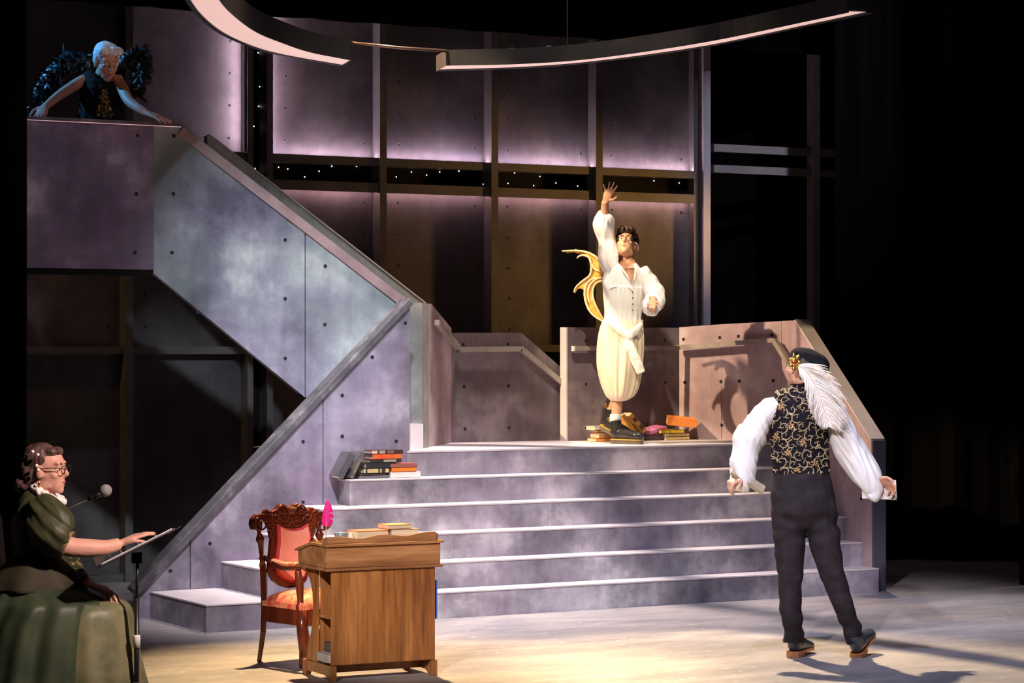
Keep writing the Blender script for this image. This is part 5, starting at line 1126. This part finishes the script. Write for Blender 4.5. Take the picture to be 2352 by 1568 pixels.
for dy in (-.11, .11): Df.tube(b, [(95, 1402, dy*.8, 34), (160, 1414, dy*.8, 30), (215, 1424, dy*.8, 26), (226, 1480, dy*.8, 22), (226, 1560, dy*.8, 20), (226, 1640, dy*.8, 18)], flat=ZV)
pd = blob('person', b, sk4, voxel=.0065, sm=1, loc=base); tag(pd, 'person seated in a green period dress reading at the music stand', 'person')
HD.face(pd, brow=(.10, .06, .05))
hb = two('hair_greying_brown', (.045, .022, .020), (.16, .085, .075), 26, rough=.5, stretch=(1.2, 1.2, .35), bump=.5)
b = MB(); HD.e(b, (0, -.030, .050), (.086, .094, .078)); HD.e(b, (0, -.075, -.01), (.080, .062, .085)); HD.e(b, (0, -.108, -.068), (.072, .050, .050)); HD.e(b, (0, -.135, -.085), (.055, .032, .026)); HD.e(b, (0, .03, .088), (.066, .046, .026))
def hf(c, n): q = c-HD.c; return .007*noise.noise(Vector((q.dot(HD.r)*20, q.dot(HD.f)*30, q.dot(HD.u)*12)))+.003*noise.noise(c*80)
blob('hair', b, hb, pd, .0055, 1, hf, cut=lambda c: (Vector(c)-HD.c).dot(HD.f) < .020 or (Vector(c)-HD.c).dot(HD.u) > .068)
prl = plain('pearl', (.85, .78, .74), .25)
for x, y in ((75, 1037), (87, 1044), (84, 1069), (88, 1079)):
    b = MB(); b.ell(Df.p(x, y, -.105), .0085, 10, 8); b.build('pearl_pin', prl, pd, smooth=True)
gl = plain('glasses_frame', (.03, .015, .015), .3); b = MB()
for sx in (-1, 1):
    b.tube([HD.P(sx*.033+.024*math.cos(t), .098, .003+.019*math.sin(t)) for t in [i*2*math.pi/14 for i in range(15)]], .0022, 6); b.tube([HD.P(sx*.057, .096, .010), HD.P(sx*.074, .05, .012), HD.P(sx*.080, -.01, .008)], .0022, 6)
b.tube([HD.P(-.009, .100, .006), HD.P(0, .104, .010), HD.P(.009, .100, .006)], .002, 6); b.build('glasses', gl, pd, smooth=True)
b = MB(); b.tube([HD.P(.078, -.004, -.045), HD.P(.080, -.004, -.060), HD.P(.080, -.004, -.085)], [.002, .005, .003], 6); b.build('earring', plain('gold_earring', (.75, .5, .2), .25, 1), pd, smooth=True)
b = MB(); n = 40; pts = []
for i in range(n):
    a = 2*math.pi*i/n; c = Df.p(110, 1134)+RGT*(.062*math.cos(a))+FWD*(.072*math.sin(a))+ZV*(-.036*math.cos(a)+.006*math.sin(11*a)); pts.append(c)
pts.append(pts[0]); b.tube(pts, [(.018, .026)]*len(pts), 10, flat=ZV, cap=False); blob('ruff', b, plain('white_ruff', (.86, .82, .80), .85, sheen=.2), pd, .006, 1, folds(60, .006, (1, 1, .2)))
gr = two('olive_taffeta', (.030, .034, .014), (.062, .064, .030), 6, rough=.5, spec=.3); gk = two('bottle_green_satin', (.022, .038, .020), (.054, .070, .038), 4, rough=.5, spec=.3); brn = two('brown_green_shot', (.030, .026, .015), (.048, .042, .024), 8, rough=.7, spec=.2)
def fD(c, n): return .012*noise.noise(Vector((c.dot(RGT)*9+c.z*9, c.dot(FWD)*8, c.z*5)))+.008*(.5-abs(noise.noise(Vector((c.dot(RGT)*12+c.z*16, c.dot(FWD)*5, 4)))))
b = MB(); Df.tube(b, [(98, 1142, 0, 34, 40), (90, 1155, 0, 46, 66), (84, 1180, 0, 54, 76), (84, 1220, 0, 60, 76), (88, 1260, 0, 58, 68), (86, 1290, 0, 62, 72)]); blob('bodice', b, gr, pd, .008, 2, folds(8, .006))
b = MB(); Df.tube(b, [(88, 1152, -.12, 22, 20), (98, 1168, -.15, 38, 32), (110, 1195, -.17, 50, 40), (122, 1222, -.19, 50, 40), (136, 1243, -.19, 42, 34), (148, 1250, -.185, 30, 28)]); 
def fS(c, n):
    q = c.dot(RGT)*.64+c.z*.77; al = c.dot(RGT)*.77-c.z*.64
    return .017*noise.noise(Vector((q*24, al*3.5, c.dot(FWD)*5)))+.012*(.5-abs(noise.noise(Vector((q*34, al*3, 3)))))
blob('sleeve', b, gr, pd, .007, 1, fS)
b = MB(); c_ = Df.p(152, 1249, -.185); ax_ = (RGT*.9-ZV*.25).normalized(); e1_ = ax_.cross(FWD).normalized(); ring_p = [c_+e1_*(.062*math.cos(t))+FWD*(.060*math.sin(t))+ax_*(.012*math.cos(t)) for t in [i*2*math.pi/30 for i in range(31)]]
b.tube(ring_p, [(.013, .006)]*31, 8, flat=ax_, cap=False); b.build('sleeve_trim', two('bronze_trim', (.14, .09, .05), (.26, .19, .10), 30, rough=.5), pd, smooth=True)
b = MB(); Df.tube(b, [(88, 1152, .12, 22, 20), (100, 1172, .15, 36, 32), (120, 1215, .18, 36, 36), (140, 1255, .15, 30, 28), (158, 1285, .10, 24, 22), (178, 1318, .04, 20, 18), (196, 1336, .0, 18, 16)]); blob('sleeve', b, two('gold_green_brocade', (.02, .03, .012), (.20, .16, .07), 30, lo=.5, hi=.62, rough=.35), pd, .008, 2, folds(26, .006))
def RD(x, y, dy, ra, rb): return (Df.p(x, y, dy), ra/Df.s, rb/Df.s)
loft('peplum', [RD(88, 1272, 0, 62, 72), RD(84, 1295, 0, 76, 84), RD(80, 1325, 0, 96, 98), RD(78, 1352, 0, 104, 106)], brn, pd, n=120, wav=lambda th, t: 1+.05*t*math.sin(7*th+.5), thick=.004)
rows = [RD(84, 1330, 0, 78, 84), RD(92, 1352, 0, 104, 104), RD(108, 1370, 0, 140, 122), RD(112, 1386, 0, 152, 138), RD(102, 1425, 0, 168, 146), RD(94, 1480, 0, 176, 152), RD(88, 1560, 0, 186, 160), RD(86, 1650, 0, 200, 170)]
loft('skirt', rows, gk, pd, n=160, wav=lambda th, t: 1+.045*min(1, t*1.6)*(math.sin(11*th+1+1.2*t)+.6*math.sin(19*th+2.2*t)), thick=.004)
loft('underskirt', [RD(196, 1374, .0, 76, 80), RD(196, 1388, .0, 100, 100), RD(196, 1410, .0, 108, 112), RD(194, 1470, .0, 120, 118), RD(192, 1560, .0, 142, 126), RD(192, 1655, 0, 170, 134)], two('sage_brocade', (.10, .11, .05), (.20, .19, .10), 9, rough=.5), pd, n=120, wav=lambda th, t: 1+.03*t*math.sin(13*th), thick=.004)
